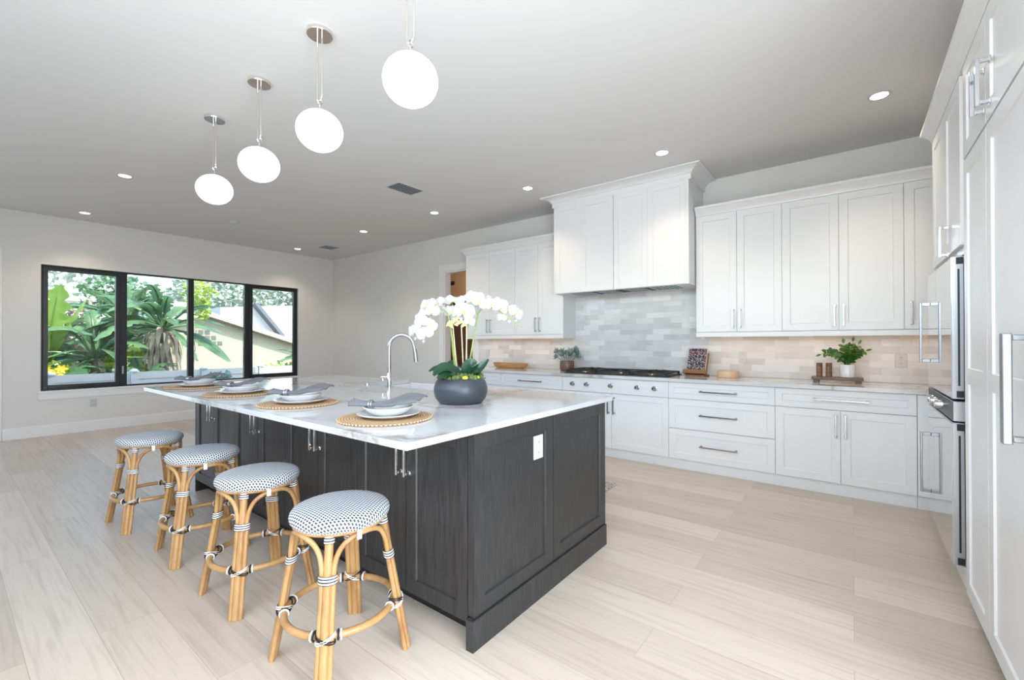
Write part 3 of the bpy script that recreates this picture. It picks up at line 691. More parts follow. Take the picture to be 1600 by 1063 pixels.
pd = None
for i, (x, lab) in enumerate([(-1.59, 'white globe pendant nearest the camera'), (-2.376, 'white globe pendant second from the camera'), (-3.146, 'white globe pendant third from the camera'), (-3.93, 'white globe pendant farthest from the camera, nearest the window')]):
    if pd is None:
        pd = thing('pendant_light', lab, 'pendant light', (x, 1.31, H), 0, 'globe pendants over the island')
        MB().lathe([(.068, -.022), (.07, -.018), (.07, 0)], 40).build('canopy', 'nickel', pd)
        zl = -.365; b = MB()
        loop = [(-.0245, 0, -.022), (-.0245, 0, zl)] + [(-.0245 * cos(a), 0, zl - .0245 * sin(a)) for a in [k * pi / 10 for k in range(1, 10)]] + [(.0245, 0, zl), (.0245, 0, -.022)]
        b.tube(loop, .0048, 10); b.build('stirrup', 'nickel', pd)
        b = MB(); b.tube([(0, .014 * cos(a), zl - .028 + .014 * sin(a)) for a in [k * 2 * pi / 16 for k in range(16)]], .0045, 8, True); b.tube([(0, 0, zl - .042), (0, 0, -.443)], .005, 10); b.build('hook_stem', 'nickel', pd)
        MB().lathe([(.012, -.452), (.012, -.438), (.006, -.434)], 16).build('globe_cap', 'nickel', pd)
        MB().sphere((0, 0, -.562), .125, 40, 24, (1, 1, .90)).build('globe', 'globe', pd); t = pd
    else: t = copy_tree(pd); t.location.x = x; t['label'] = lab
    if i == 3: pass

# ------------------------------------------------------------------ stools
def make_stool(label):
    t = thing('counter_stool', label, 'stool', (0, 0, 0), 0, 'rattan stools along the island')
    Z = .60; RS = .193
    prof = [(.150, .548), (RS - .012, .553), (RS - .002, .566), (RS, .578), (RS - .003, .590), (RS - .012, .600), (RS - .03, .607), (RS - .07, .611), (.06, .613), (.002, .6135)]
    MB().lathe(prof, 56, uvpolar=True).build('seat', 'weave', t)
    RT, RB = .162, .264                      # leg radius at the seat and at the floor
    def leg_r(z): return RB + (RT - RB) * z / .56
    rng = .208
    for k in range(4):
        a = pi / 4 + k * pi / 2; d = Vector((cos(a), sin(a), 0)); s_ = Vector((-sin(a), cos(a), 0))
        P = lambda z, off=0, out=0: d * (leg_r(z) + out) + s_ * off + Vector((0, 0, z))
        b = MB(); b.tube([P(0), P(.2), P(.4), P(.552)], [.0165, .0165, .016, .0155], 12)
        for sg in (-1, 1): b.tube([P(0, sg * .021, -.004), P(.2, sg * .021, -.004), P(.40, sg * .0205, -.003)], .0105, 10)
        b.build('leg', 'rattan', t)
        # bindings: top, at the arch spring, at the ring
        w_ = MB(); w_.tube([P(.518), P(.545)], .019, 12, uvlen=True)
        for v_ in list(w_.uv): u_, l_ = w_.uv[v_]; w_.uv[v_] = (u_, l_ * 31)
        w_.build('binding', 'binding', t); w_ = MB()
        for z0, z1 in ((.382, .412),):
            pr_ = []; ring = []
            for zz in (z0, z1):
                for q_ in range(16):
                    an = 2 * pi * q_ / 16; ring.append(P(zz, .034 * cos(an), .021 * sin(an) - .002))
            o = w_.add(ring, [(q_, (q_ + 1) % 16, 16 + (q_ + 1) % 16, 16 + q_) for q_ in range(16)], True)
            for q_ in range(16): w_.uv[o + q_] = (q_ / 16, 0); w_.uv[o + 16 + q_] = (q_ / 16, z1 - z0)
        for v_ in list(w_.uv): u_, l_ = w_.uv[v_]; w_.uv[v_] = (u_, l_ * 31)
        w_.build('arch_binding', 'binding', t)
        # crossed lashing where the footrest meets the leg
        zr = .2; zc = P(zr, 0, -.004)
        for nm, mt, sgn in (('white_lashing', 'binding_white', 1), ('dark_lashing', 'black', -1)):
            w_ = MB()
            for off in (-.004, .004):
                w_.tube([zc + s_ * (.034 * cos(an)) + d * (.023 * sin(an) - .010 * (1 - sin(an)) * .5) + Vector((0, 0, sgn * .014 * cos(an) + off)) for an in [2 * pi * q_ / 20 for q_ in range(20)]], .0026, 6, True)
            for da in (-.20, -.245, .20, .245):
                if (abs(da) > .22) != (sgn > 0): continue
                aa = a + da; cc = Vector((rng * cos(aa), rng * sin(aa), zr)); rd = Vector((cos(aa), sin(aa), 0))
                w_.tube([cc + rd * (.0165 * cos(q_ * pi / 6)) + Vector((0, 0, .0165 * sin(q_ * pi / 6))) for q_ in range(12)], .0036, 6, True)
            w_.build(nm, mt, t)
    tg = MB().box(-.009, .009, -.0015, .0015, -.028, .008); tg.xform(Matrix.Translation((RS * cos(-.2), RS * sin(-.2), .552)) @ Matrix.Rotation(-.2 + pi / 2, 4, 'Z')); tg.build('care_tag', 'binding_white', t)
    for k in range(4):                       # arches between neighbouring legs
        a0 = pi / 4 + k * pi / 2; a1 = a0 + pi / 2
        def LP(a, z, off): return Vector((cos(a), sin(a), 0)) * (leg_r(z) - .003) + Vector((-sin(a), cos(a), 0)) * off + Vector((0, 0, z))
        p0, p1 = LP(a0, .40, .0205), LP(a1, .40, -.0205); pts = []
        n = 26
        for i in range(n + 1):
            u = i / n; ang = pi * u
            # superellipse arch: rises at the legs, flat under the seat
            sx = -cos(ang); hz = max(0, sin(ang)) ** .85
            base = p0.lerp(p1, (sx + 1) / 2); rad = Vector((base.x, base.y, 0))
            if rad.length: rr = leg_r(.40) * (1 - hz) + (.176) * hz; mixr = rad.length + (rr - rad.length) * hz * .9; rad = rad.normalized() * mixr
            pts.append((rad.x, rad.y, .40 + .140 * hz))
        MB().tube(pts, .0098, 10).build('arch', 'rattan', t)
    MB().tube([(rng * cos(a), rng * sin(a), .2) for a in [2 * pi * i / 48 for i in range(48)]], .0135, 12, True).build('footrest_ring', 'rattan', t)
    MB().tube([(.172 * cos(a), .172 * sin(a), .553) for a in [2 * pi * i / 40 for i in range(40)]], .011, 10, True).build('seat_ring', 'rattan', t)
    return t
st = make_stool('rattan stool nearest the camera, by the island outlet end')
for i, (x, y, rz, lab) in enumerate([(-1.665, 1.01, 0, None), (-2.43, 1.01, 2, 'rattan stool second from the camera'), (-3.19, 1.005, -3, 'rattan stool third from the camera'), (-4.005, .935, 3, 'rattan stool farthest from the camera, by the window end')]):
    o = st if i == 0 else copy_tree(st)
    o.location = (x, y, 0); o.rotation_euler.z = R(rz)
    if lab: o['label'] = lab

# ------------------------------------------------------------------ place settings
def mat_mesh():
    b = MB(); Rm = .205
    b.lathe([(Rm - .002, 0), (Rm + .001, .004), (Rm - .003, .009), (.002, .0095)], 64)
    for i in range(72):
        a = 2 * pi * i / 72; b.sphere((Rm * cos(a), Rm * sin(a), .0055), .0082, 8, 5, (1, 1, .65))
    return b
def plate_prof(Rp, h): return [(Rp * .55, 0), (Rp * .60, .002), (Rp * .78, .006), (Rp, h), (Rp + .001, h + .003), (Rp - .004, h + .004), (Rp * .76, .011), (Rp * .58, .007), (.002, .006)]
def bowl_prof(Rp, h): return [(Rp * .45, 0), (Rp * .5, .001), (Rp * .62, .006), (Rp * .85, h * .55), (Rp, h), (Rp, h + .003), (Rp - .004, h + .003), (Rp * .82, h * .55 + .004), (Rp * .58, .010), (.002, .008)]
def napkin_mesh():
    b = MB(); nx, ny = 30, 14; vs = []
    for i in range(nx + 1):
        s_ = i / nx; x = -.165 + .335 * s_
        k = max(0, (s_ - .28) / .72); l = max(0, (.28 - s_) / .28)
        hw = .017 + .048 * math.sin(min(1, k * 1.1) * pi / 2) ** 1.3 - .012 * max(0, k - .8) / .2 + .016 * l ** .8
        zc = .006 + .030 * math.sin(k * pi * .62) - .010 * math.sin(pi * min(1, k * 1.6)) + .012 * l
        for j in range(ny + 1):
            v_ = j / ny * 2 - 1
            fold = .007 * cos(v_ * 9) * (1 - k * .75) + .010 * (1 - v_ * v_) * (k if k > .05 else 0) * .5
            vs.append((x + .012 * v_ * k, hw * v_ * 1.12, zc + fold + hw * v_ * (.34 * min(1, k * 2) * (1 - .5 * k) + .2 * l) + .004 * math.sin(v_ * 5 + k * 6) * k))
    fs = [(i * (ny + 1) + j, (i + 1) * (ny + 1) + j, (i + 1) * (ny + 1) + j + 1, i * (ny + 1) + j + 1) for i in range(nx) for j in range(ny)]
    b.add(vs, fs, True); return b
MX = [(-1.71, 'nearest the orchid and camera'), (-2.52, 'second from the camera'), (-3.33, 'third from the camera'), (-4.14, 'farthest from the camera, by the window')]
first = None
for i, (x, lab) in enumerate(MX):
    y = 1.262; z = .914; rz = R(34 + (0, 4, -3, 2)[i])
    if first is None:
        pm = mat_mesh().build('placemat', 'seagrass'); pl = MB().lathe(plate_prof(.142, .018), 56).build('dinner_plate', 'porcelain'); bw = MB().lathe(bowl_prof(.112, .038), 48).build('bowl', 'porcelain')
        nk = napkin_mesh().build('napkin', 'linen'); m_ = nk.modifiers.new('thickness', 'SOLIDIFY'); m_.thickness = .006; m_.offset = 0
        ringb = MB(); ringb.tube([(-.075 + dx, .022 * cos(a), .008 + .016 * sin(a)) for dx in (0,) for a in [2 * pi * q / 20 for q in range(20)]], .0045, 8, True)
        ringb.tube([(-.064, .022 * cos(a), .008 + .016 * sin(a)) for a in [2 * pi * q / 20 for q in range(20)]], .0045, 8, True); rg = ringb.build('napkin_ring', 'steel')
        first = (pm, pl, bw, nk, rg); objs = first
    else: objs = [copy_tree(o) for o in first]
    zz = [z, z + .0095, z + .0165, z + .0165 + .041, z + .0165 + .041]
    off = [(0, 0), (.012, .01), (.006, .012), (-.004, .005), (-.004, .005)]
    for o, z_, (dx, dy), nm, ct, gp in zip(objs, zz, off, ('round woven seagrass placemat', 'white dinner plate on the woven placemat', 'white shallow bowl stacked on the dinner plate', 'grey linen napkin laid across the bowl', 'metal ring around the grey napkin'),
                                 ('placemat', 'plate', 'bowl', 'napkin', 'napkin ring'), ('woven placemats on the island', 'dinner plates on the island', 'bowls on the island', 'napkins on the island', 'napkin rings on the island')):
        o.location = (x + dx, y + dy, z_); o.rotation_euler.z = rz; tag(o, nm + ', ' + lab, ct, gp)

# ------------------------------------------------------------------ orchid arrangement (local x to camera right, y away)
oc = thing('orchid_arrangement', 'white orchids with arching sprays in a slate bowl on the island', 'plant', (-1.815, 1.865, .914), R(37.6))
MB().lathe([(.105, 0), (.125, .004), (.146, .03), (.157, .065), (.156, .09), (.146, .122), (.130, .143), (.122, .145), (.120, .138), (.138, .115), (.145, .08)], 56, capt=False).build('planter', 'planter', oc)
b = MB(); random.seed(3)
b.lathe([(.13, .10), (.132, .128), (.09, .150), (.002, .158)], 32)
for i in range(70):
    a = random.uniform(0, 2 * pi); r_ = .118 * math.sqrt(random.random()); b.sphere((r_ * cos(a), r_ * sin(a), .148 + .018 * (1 - r_ / .12) + random.uniform(-.004, .008)), random.uniform(.011, .02), 8, 6)
b.build('moss', 'moss', oc)
b = MB()
for (x, y) in ((-.072, -.075), (-.06, -.083), (.085, -.062), (.098, -.045), (.072, -.075), (.035, -.09)): b.sphere((x, y, .150), .015, 10, 7, (1.2, 1, .8))
b.build('moss_tuft', 'moss_yellow', oc)
def blade(b, pts, widths, normal_up=Vector((0, 0, 1)), fold=.25, n=4):
    """ribbon leaf along pts; widths half-widths; V-fold across"""
    pts = [Vector(p) for p in pts]; m = len(pts); vs = []
    for i in range(m):
        tg = (pts[min(i + 1, m - 1)] - pts[max(i - 1, 0)]).normalized(); sd = tg.cross(normal_up)
        sd = sd.normalized() if sd.length > 1e-4 else Vector((1, 0, 0)); nn = sd.cross(tg)
        for j in range(n + 1):
            v_ = j / n * 2 - 1; vs.append(pts[i] + sd * widths[i] * v_ + nn * widths[i] * fold * abs(v_))
    b.add(vs, [(i * (n + 1) + j, i * (n + 1) + j + 1, (i + 1) * (n + 1) + j + 1, (i + 1) * (n + 1) + j) for i in range(m - 1) for j in range(n)], True)
def bez(p0, p1, p2, n=10):
    p0, p1, p2 = Vector(p0), Vector(p1), Vector(p2); return [p0 * (1 - t) ** 2 + p1 * 2 * t * (1 - t) + p2 * t * t for t in [i / n for i in range(n + 1)]]
def lens_w(n, w_, p=.6, tip=.02): return [w_ * max(tip, math.sin(pi * min(1, (i / n) * .92 + .06)) ** p) for i in range(n + 1)]
for (p0, p1, p2, w_, up) in [((-.02, -.02, .15), (-.10, -.05, .235), (-.175, -.06, .185), .030, (0, -.5, 1)), ((0, -.04, .15), (-.07, -.09, .26), (-.14, -.11, .165), .042, (0, -.7, 1)), ((0, -.04, .145), (-.02, -.10, .225), (-.115, -.13, .15), .042, (-.2, -.9, .8)),
                             ((-.02, .01, .15), (-.05, .03, .24), (-.09, .05, .215), .034, (0, -1, .6)), ((.03, -.03, .15), (.04, -.06, .245), (.10, -.06, .235), .036, (.2, -1, .5)), ((.03, -.03, .15), (.09, -.06, .17), (.165, -.05, .255), .030, (-.3, -1, .5)),
                             ((.02, .02, .15), (.06, .05, .26), (.03, .08, .26), .03, (0, -1, .5)), ((.05, -.05, .145), (.09, -.08, .19), (.125, -.09, .185), .026, (0, -.6, 1))]:
    b = MB(); blade(b, bez(p0, p1, p2, 12), lens_w(12, w_), Vector(up), .22, 4); b.build('leaf', 'leaf_dark', oc)
SC = 1 / 268.0
def px(cx, cy, y=0): return ((640 + cx / 5.317 - 719) * SC, y, (629 - 440 - cy / 5.317) * SC)   # reading off the sprays' silhouette, laid in depth by y
def flower(parent, c, face, size, rnd, bud=False):
    q_ = Vector((0, 0, 1)).rotation_difference(Vector(face).normalized()); mt = Matrix.Translation(Vector(c)) @ q_.to_matrix().to_4x4() @ Matrix.Rotation(rnd, 4, 'Z')
    b = MB()
    if bud: b.sphere((0, 0, 0), size * .35, 10, 8, (1, 1, 1.5)); b.xform(mt); b.build('bud', 'petal', parent); return
    for ang, l, w_ in ((90, .8, .36), (-35, .8, .32), (215, .8, .32), (8, 1.0, .62), (172, 1.0, .62)):
        a = R(ang); d = Vector((cos(a), sin(a), 0)); pts = [d * (size * l * t) + Vector((0, 0, size * (.10 + .25 * t - .38 * t * t))) for t in (0, .15, .3, .5, .7, .87, 1)]
        wd = [size * w_ * k for k in (.15, .45, .75, 1.0, .95, .65, .12)]
        blade(b, pts, wd, Vector((0, 0, 1)), .12, 4)
    b.xform(mt); f = b.build('flower', 'petal', parent)
    b = MB(); b.sphere((0, -size * .14, size * .16), size * .15, 10, 8, (1.0, 1.3, 1)); b.sphere((size * .14, 0, size * .14), size * .09, 8, 6); b.sphere((-size * .14, 0, size * .14), size * .09, 8, 6); b.xform(mt)
    return f, b
def spray(pts, r_, flowers, ysh):
    P = [Vector(px(x, y, yy)) for x, y, yy in pts]
    # smooth the polyline
    Q = []
    for i in range(len(P) - 1):
        p0, p1, p2, p3 = P[max(i - 1, 0)], P[i], P[i + 1], P[min(i + 2, len(P) - 1)]
        for t in [k / 6 for k in range(6)]:
            Q.append(.5 * ((2 * p1) + (p2 - p0) * t + (2 * p0 - 5 * p1 + 4 * p2 - p3) * t * t + (3 * p1 - p0 - 3 * p2 + p3) * t ** 3))
    Q.append(P[-1]); n = len(Q)
    s_ = MB().tube(Q, [r_ * (1 - .55 * i / n) for i in range(n)], 8).build('flower_stem', 'stem', oc)
    lips = MB()
    for (x, y, yy, fx, fy, fz, sz, *bd) in flowers:
        c = Vector(px(x, y, yy)); r2 = flower(s_, c, (fx, fy, fz), sz, random.uniform(-.4, .4), bool(bd))
        if r2: lips.add(r2[1].v, r2[1].f, True)
        k = min(Q, key=lambda p: (p - c).length)
        lips_len = (k - c).length
        if lips_len > .01: MBp.tube([k, (k + c) / 2 + Vector((0, 0, .006)), c], .0018, 5)
    lips.build('flower_lips', 'petal_yellow', s_)
random.seed(8)
MBp = MB()
spray([(380, 700, 0), (360, 520, -.01), (335, 350, -.02), (310, 255, -.03), (255, 232, -.04), (190, 290, -.05), (130, 400, -.05), (80, 480, -.05)], .0045,
      [(165, 195, -.06, -.3, -.8, .5, .050), (110, 285, -.06, -.5, -.8, .3, .047), (205, 250, -.08, -.2, -1, .2, .046), (115, 345, -.08, -.4, -1, .1, .048), (185, 360, -.06, .3, -1, .0, .042), (55, 405, -.06, -.5, -.9, .1, .047), (145, 430, -.08, .1, -1, .0, .050), (125, 490, -.05, 0, -.6, -.6, .03, 1), (60, 470, -.05, -.3, -.6, -.6, .025, 1)], 0)
spray([(365, 700, .02), (345, 520, .02), (330, 330, .02), (325, 245, 0), (350, 190, .01), (300, 150, .02), (230, 170, .02)], .0045,
      [(225, 185, -.02, -.4, -.8, .6, .054), (290, 165, -.01, -.1, -.7, .8, .054), (365, 160, -.01, .2, -.7, .8, .056), (350, 250, -.01, -.2, -1, .2, .050), (240, 235, .01, -.2, -1, -.1, .04)], 0)
spray([(490, 700, 0), (520, 520, -.01), (560, 300, -.02), (610, 220, -.04), (680, 220, -.05), (760, 260, -.06), (850, 325, -.06), (925, 385, -.06)], .0042,
      [(540, 145, -.06, -.1, -.9, .5, .060), (615, 145, -.04, .2, -.7, .7, .050), (590, 185, -.09, .1, -1, .3, .050), (690, 205, -.10, .0, -1, .3, .052), (755, 195, -.08, .3, -.9, .4, .048), (805, 240, -.07, .4, -1, .2, .040), (875, 265, -.08, .5, -.9, .2, .050), (765, 300, -.05, -.3, -1, -.2, .03), (825, 335, -.07, .2, -.8, -.2, .035, 1), (880, 330, -.06, .3, -.8, .2, .028, 1)], 0)
spray([(455, 700, .03), (465, 500, .03), (478, 330, .02), (470, 240, 0), (455, 200, -.02)], .004,
      [(455, 250, -.05, -.1, -1, .15, .066), (462, 150, -.02, -.1, -.9, .5, .042), (500, 330, -.04, .2, -1, -.2, .035), (400, 290, -.01, -.3, -1, .0, .05), (540, 235, .0, .3, -1, .1, .045)], 0)
MBp.build('flower_stalks', 'stem', oc)
b = MB(); b.tube([px(440, 705, .0), px(425, 350, 0)], .0035, 8); b.tube([px(470, 705, -.01), px(470, 345, -.01)], .0035, 8); b.tube([px(385, 705, .01), px(350, 340, .01)], .0035, 8); b.build('stake', 'stake', oc)
b = MB()
for (x, y) in ((340, 340), (335, 365), (385, 335), (395, 360), (415, 345), (450, 348), (465, 352)):
    for k in range(3): blade(b, bez(px(x, y, -.02), px(x + random.uniform(-20, 20), y + random.uniform(-25, 5), -.03), px(x + random.uniform(-38, 38), y + random.uniform(-30, 35), -.04), 5), lens_w(5, .008), Vector((0, -1, .2)), .1, 2)
b.build('flower_tuft', 'petal_yellow', oc)

# ------------------------------------------------------------------ things on the back worktop
o = MB()
n, m = 40, 9; vs = []
for i in range(m + 1):                       # oval trough: outer then inner
    pass
def oval(b, prof, sx, sy, n=44):
    st_ = len(b.v); b.lathe(prof, n)
    for i in range(st_, len(b.v)): x, y, z = b.v[i]; b.v[i] = (x * sx * (1 + .0 * x), y * sy, z * (1 + .10 * abs(x)))
    return b
db = oval(MB(), [(.70, 0), (.85, .012), (.96, .045), (1.0, .066), (.97, .070), (.90, .050), (.78, .022), (.01, .016)], .31, .085).build('dough_bowl', 'honey', loc=(-3.83, 4.93, ZT))
tag(db, 'long shallow wooden dough bowl at the left of the worktop', 'bowl')
sp_ = thing('potted_succulent', 'blue-green succulent in a brown pot left of the cooktop', 'plant', (-2.905, 4.93, ZT))
MB().lathe([(.070, 0), (.088, .008), (.092, .03), (.090, .115), (.086, .125), (.080, .124), (.080, .10), (.002, .10)], 36).build('pot', 'brownpot', sp_)
b = MB(); random.seed(5)
for k in range(11):
    a0 = random.uniform(0, 2 * pi); rr = .155 * math.sqrt(random.random()); c = Vector((rr * cos(a0), rr * .7 * sin(a0), .215 + random.uniform(-.02, .075) - .25 * rr)); dr = Vector((c.x * 2.0, c.y * 2.0, .13)).normalized()
    q_ = Vector((0, 0, 1)).rotation_difference(dr)
    b.tube([(c.x * .2, c.y * .2, .10), c], .006, 6)
    for j in range(15):
        a = j * 2.4; el = .25 + j * .075; L = .072 - .002 * j; d = Vector((cos(a) * cos(el), sin(a) * cos(el), sin(el)))
        pts = [c + q_ @ (d * L * t + Vector((0, 0, .012 * t * t))) for t in (0, .3, .6, .85, 1)]; blade(b, pts, [.006, .012, .015, .010, .001], q_ @ Vector((0, 0, 1)), .3, 2)
b.build('foliage', 'succulent', sp_)
b = MB()
for k in range(9):
    a = k * .7; d = Vector((cos(a), .5 * sin(a), 0)); b.tube(bez(d * .03 + Vector((0, 0, .16)), d * .12 + Vector((0, 0, .26)), d * .18 + Vector((0, 0, .235 + .03 * (k % 3))), 5), .003, 5)
b.build('sprig', 'dryleaf', sp_)
# book on stand
bk = thing('book_stand', 'slanted wooden stand holding a dark book right of the cooktop', 'book stand', (-1.315, 4.93, ZT), R(-6))
tilt = R(20)
mt = Matrix.Translation((0, -.03, .05)) @ Matrix.Rotation(-tilt, 4, 'X')
b = MB(); b.box(-.105, .105, .022, .036, -.03, .215); b.xform(mt); b.build('back_board', 'stand', bk, .002)
b = MB(); b.box(-.115, .115, -.03, .022, -.03, -.012); b.box(-.125, .125, -.038, -.03, -.03, .012); b.xform(mt); b.build('ledge', 'stand', bk, .002)
b = MB(); b.box(-.10, .10, -.07, .085, 0, .016); b.box(-.015, .015, .055, .08, .01, .165); b.build('base', 'stand', bk, .002)
book = thing('book', 'dark multicoloured book standing on the wooden stand', 'book', (-1.315, 4.93, ZT), R(-6))
b = MB(); b.box(-.093, .093, -.008, .018, -.008, .250); b.xform(mt); b.build('pages', 'trim', book)
b = MB(); b.box(-.095, .095, -.011, -.008, -.010, .253); b.xform(mt); b.build('cover', 'cover', book)
bx = MB().lathe([(.098, 0), (.102, .003), (.102, .066), (.099, .068), (.097, .066), (.097, .012), (.002, .012)], 44).build('round_box', 'beige', loc=(-1.012, 4.93, ZT)); tag(bx, 'low round beige box on the worktop right of the book', 'box')
tr_ = thing('serving_board', 'footed dark wood serving board under the white pot', 'board', (-.11, 4.86, ZT), R(0))
B(-.185, .185, -.07, .07, .026, .050).build('board', 'board', tr_, .003)
for x in (-.15, .15):
    for y in (-.045, .045): B(x - .022, x + .022, y - .015, y + .015, 0, .026).build('foot', 'board', tr_, .002)
for x, lab in ((-.238, 'left of two walnut cylinder mills on the serving board'), (-.168, 'right of two walnut cylinder mills, next to the white pot')):
    tag(MB().lathe([(.022, 0), (.0235, .001), (.0235, .088), (.0225, .090), (.0225, .092), (.0235, .094), (.0235, .122), (.021, .124)], 28).build('pepper_mill', 'walnut', loc=(x, 4.86, ZT + .050)), lab, 'mill', 'walnut mills')
zp = thing('potted_plant', 'glossy green leafy plant in a white pot on the serving board', 'plant', (-.033, 4.865, ZT + .050))
MB().lathe([(.050, 0), (.055, .004), (.057, .108), (.054, .112), (.050, .110), (.050, .09), (.002, .09)], 40).build('pot', 'porcelain', zp)
random.seed(4)
def zzstem(p2, mid, nleaf, L):
    P = bez((random.uniform(-.015, .015), random.uniform(-.015, .015), .09), mid, p2, 16); b = MB(); b.tube(P, [.0045 - .0002 * i for i in range(17)], 6)
    for k in range(nleaf):
        i = 3 + int(12.5 * k / nleaf); p = P[i]; tg = (P[i + 1] - P[i - 1]).normalized(); sd = tg.cross(Vector((0, -1, .25))).normalized()
        for s_ in (-1, 1):
            d = (sd * s_ * .9 + tg * .65 + Vector((random.uniform(-.2, .2), random.uniform(-.5, -.1), random.uniform(-.1, .3)))).normalized(); l = L * random.uniform(.8, 1.15)
            blade(b, [p + d * l * t + Vector((0, 0, -.010 * t * t)) for t in (0, .2, .45, .7, .9, 1)], [.002, .011, .0155, .013, .006, .0005], Vector((0, -.8, .6)), .2, 2)
    blade(b, [P[-1] + (P[-1] - P[-3]).normalized() * .045 * t for t in (0, .3, .6, 1)], [.002, .011, .011, .0005], Vector((0, -.8, .6)), .2, 2)
    b.build('stem', 'zz', zp)
zzstem((-.19, -.03, .20), (-.09, -.02, .26), 6, .046); zzstem((-.15, .02, .235), (-.06, .0, .24), 6, .046); zzstem((-.03, .02, .30), (-.03, 0, .2), 7, .05); zzstem((.035, -.02, .315), (.01, -.01, .2), 7, .052)
zzstem((.075, 0, .29), (.03, 0, .2), 7, .05); zzstem((.125, -.01, .235), (.05, 0, .22), 6, .044); zzstem((.01, -.05, .27), (0, -.02, .2), 6, .05)
# rug
rg = thing('rug', 'grey patterned runner rug on the floor behind the island', 'rug', (0, 0, 0))
MB().box(-3.6, -1.66, 2.95, 3.68, .0, .012).build('pile', 'rug', rg, .004)
tag(rg, None)

# ------------------------------------------------------------------ garden beyond the window
gd = B(-45, XW - .21, -30, 45, -.35, -.15).build('ground', 'ground'); struct(gd, 'planted ground of the garden outside', 'ground')
fn = thing('garden_fence', 'low white vinyl fence just outside the window', 'fence', (-10.7, 0, -.15))
b = MB(); b.box(-.02, .02, -3, 9, .74, .87); b.box(-.012, .012, -3, 9, .12, .74); b.box(-.02, .02, -3, 9, .08, .18); b.build('fence_panel', 'stuccowhite', fn)
for y in (-1.6, .2, 1.15, 2.25, 3.38, 4.50, 5.60, 6.75):
    p = B(-.055, .055, y - .055, y + .055, 0, .875).build('post', 'stuccowhite', fn); MB().lathe([(.075, .875), (.075, .895), (.055, .905), (.045, .925), (.002, .935)], 20, (0, y, 0)).build('post_cap', 'stuccowhite', p)
# neighbour house: gable facing the window
hs = thing('house', 'cream stucco house with sloping gable and breeze blocks beyond the fence', 'house', (-17, 0, -.15))
ridge, slope = 5.35, .325; zr = 2.32 + .15
b = MB(); poly = [(1.2, 0), (10.5, 0), (10.5, zr - slope * (10.5 - ridge) - .16), (ridge, zr - .16), (1.2, zr - slope * (ridge - 1.2) - .16)]
b.prism_m(poly, 6, Matrix(((0, 0, -1, 0), (1, 0, 0, 0), (0, 1, 0, 0), (0, 0, 0, 1)))); b.build('wall', 'stucco', hs)
b = MB()
for y0, y1 in ((ridge, 10.9), (.8, ridge)):
    za, zb = zr - slope * abs(y0 - ridge), zr - slope * abs(y1 - ridge)
    b.prism_m([(y0, za - .15), (y1, zb - .15), (y1, zb), (y0, za)], 6.6, Matrix(((0, 0, -1, .3), (1, 0, 0, 0), (0, 1, 0, 0), (0, 0, 0, 1))))
b.build('roof', 'eave', hs)
b = MB()
for row, n_ in enumerate((5, 4, 3)):
    for k in range(n_):
        y = 5.02 + k * .185; z = 1.33 + row * .185
        b.box(0, .012, y, y + .14, z, z + .14)
b.build('breeze_block', 'block', hs)
h2 = thing('house', 'white house with dark roof edge behind the cream house', 'house', (-25, 0, -.15))
b = MB(); b.prism_m([(8.6, 0), (17, 0), (17, 3.0), (12.6, 3.55), (8.6, 3.2)], 5, Matrix(((0, 0, -1, 0), (1, 0, 0, 0), (0, 1, 0, 0), (0, 0, 0, 1)))); b.build('wall', 'roofwhite', h2)
b = MB(); b.prism_m([(10.0, 3.45), (10.22, 3.45), (11.6, 1.75), (11.4, 1.75)], .5, Matrix(((0, 0, 1, .0), (1, 0, 0, 0), (0, 1, 0, 0), (0, 0, 0, 1)))); b.build('roof_edge', 'roofdark', h2)
h3 = thing('house', 'pale house with roof ridge glimpsed between the big leaves', 'house', (-24, 0, -.15))
b = MB(); b.box(-5, 0, -1.5, 6.5, 0, 3.05); b.build('wall', 'roofwhite', h3); B(-5.2, .3, -1.8, 6.8, 3.05, 3.25).build('roof', 'eave', h3)

def big_leaf(b, base, az, el, L, W, droop=.8, tear=0, petiole=.0, twist=0.0):
    d = Vector((cos(az) * cos(el), sin(az) * cos(el), sin(el))); base = Vector(base); hz = Vector((cos(az), sin(az), 0)); P = []; n = 16
    st_ = base + d * petiole
    for i in range(n + 1):
        t = i / n; P.append(st_ + d * L * t + hz * (L * .28 * droop * t * t) - Vector((0, 0, 1)) * (L * .55 * droop * t * t))
    b.tube([base] + P[:n - 2], [.03] + [.022 * (1 - i / n) + .004 for i in range(n - 2)], 6)
    sd0 = Vector((-sin(az), cos(az), 0))
    for s_ in (-1, 1):
        vs = []; fs = []
        for i in range(n + 1):
            t = i / n; tg = (P[min(i + 1, n)] - P[max(i - 1, 0)]).normalized(); nn = sd0.cross(tg) * -1
            if nn.z < 0: nn = -nn
            sd = (sd0 * cos(twist) + nn * sin(twist)); n2 = (nn * cos(twist) - sd0 * sin(twist))
            hw = W * (math.sin(pi * min(1, t * .93 + .045)) ** .55) * (1 - .25 * t)
            if tear and i % 3 == 0: hw *= random.uniform(.35, .8)
            for j in range(4):
                v_ = j / 3; vs.append(P[i] + sd * s_ * hw * v_ + n2 * hw * (.32 * v_ - .45 * v_ * v_) + tg * hw * .25 * v_)
        for i in range(n):
            for j in range(3): fs.append((i * 4 + j, i * 4 + j + 1, (i + 1) * 4 + j + 1, (i + 1) * 4 + j))
        b.add(vs, fs, True)
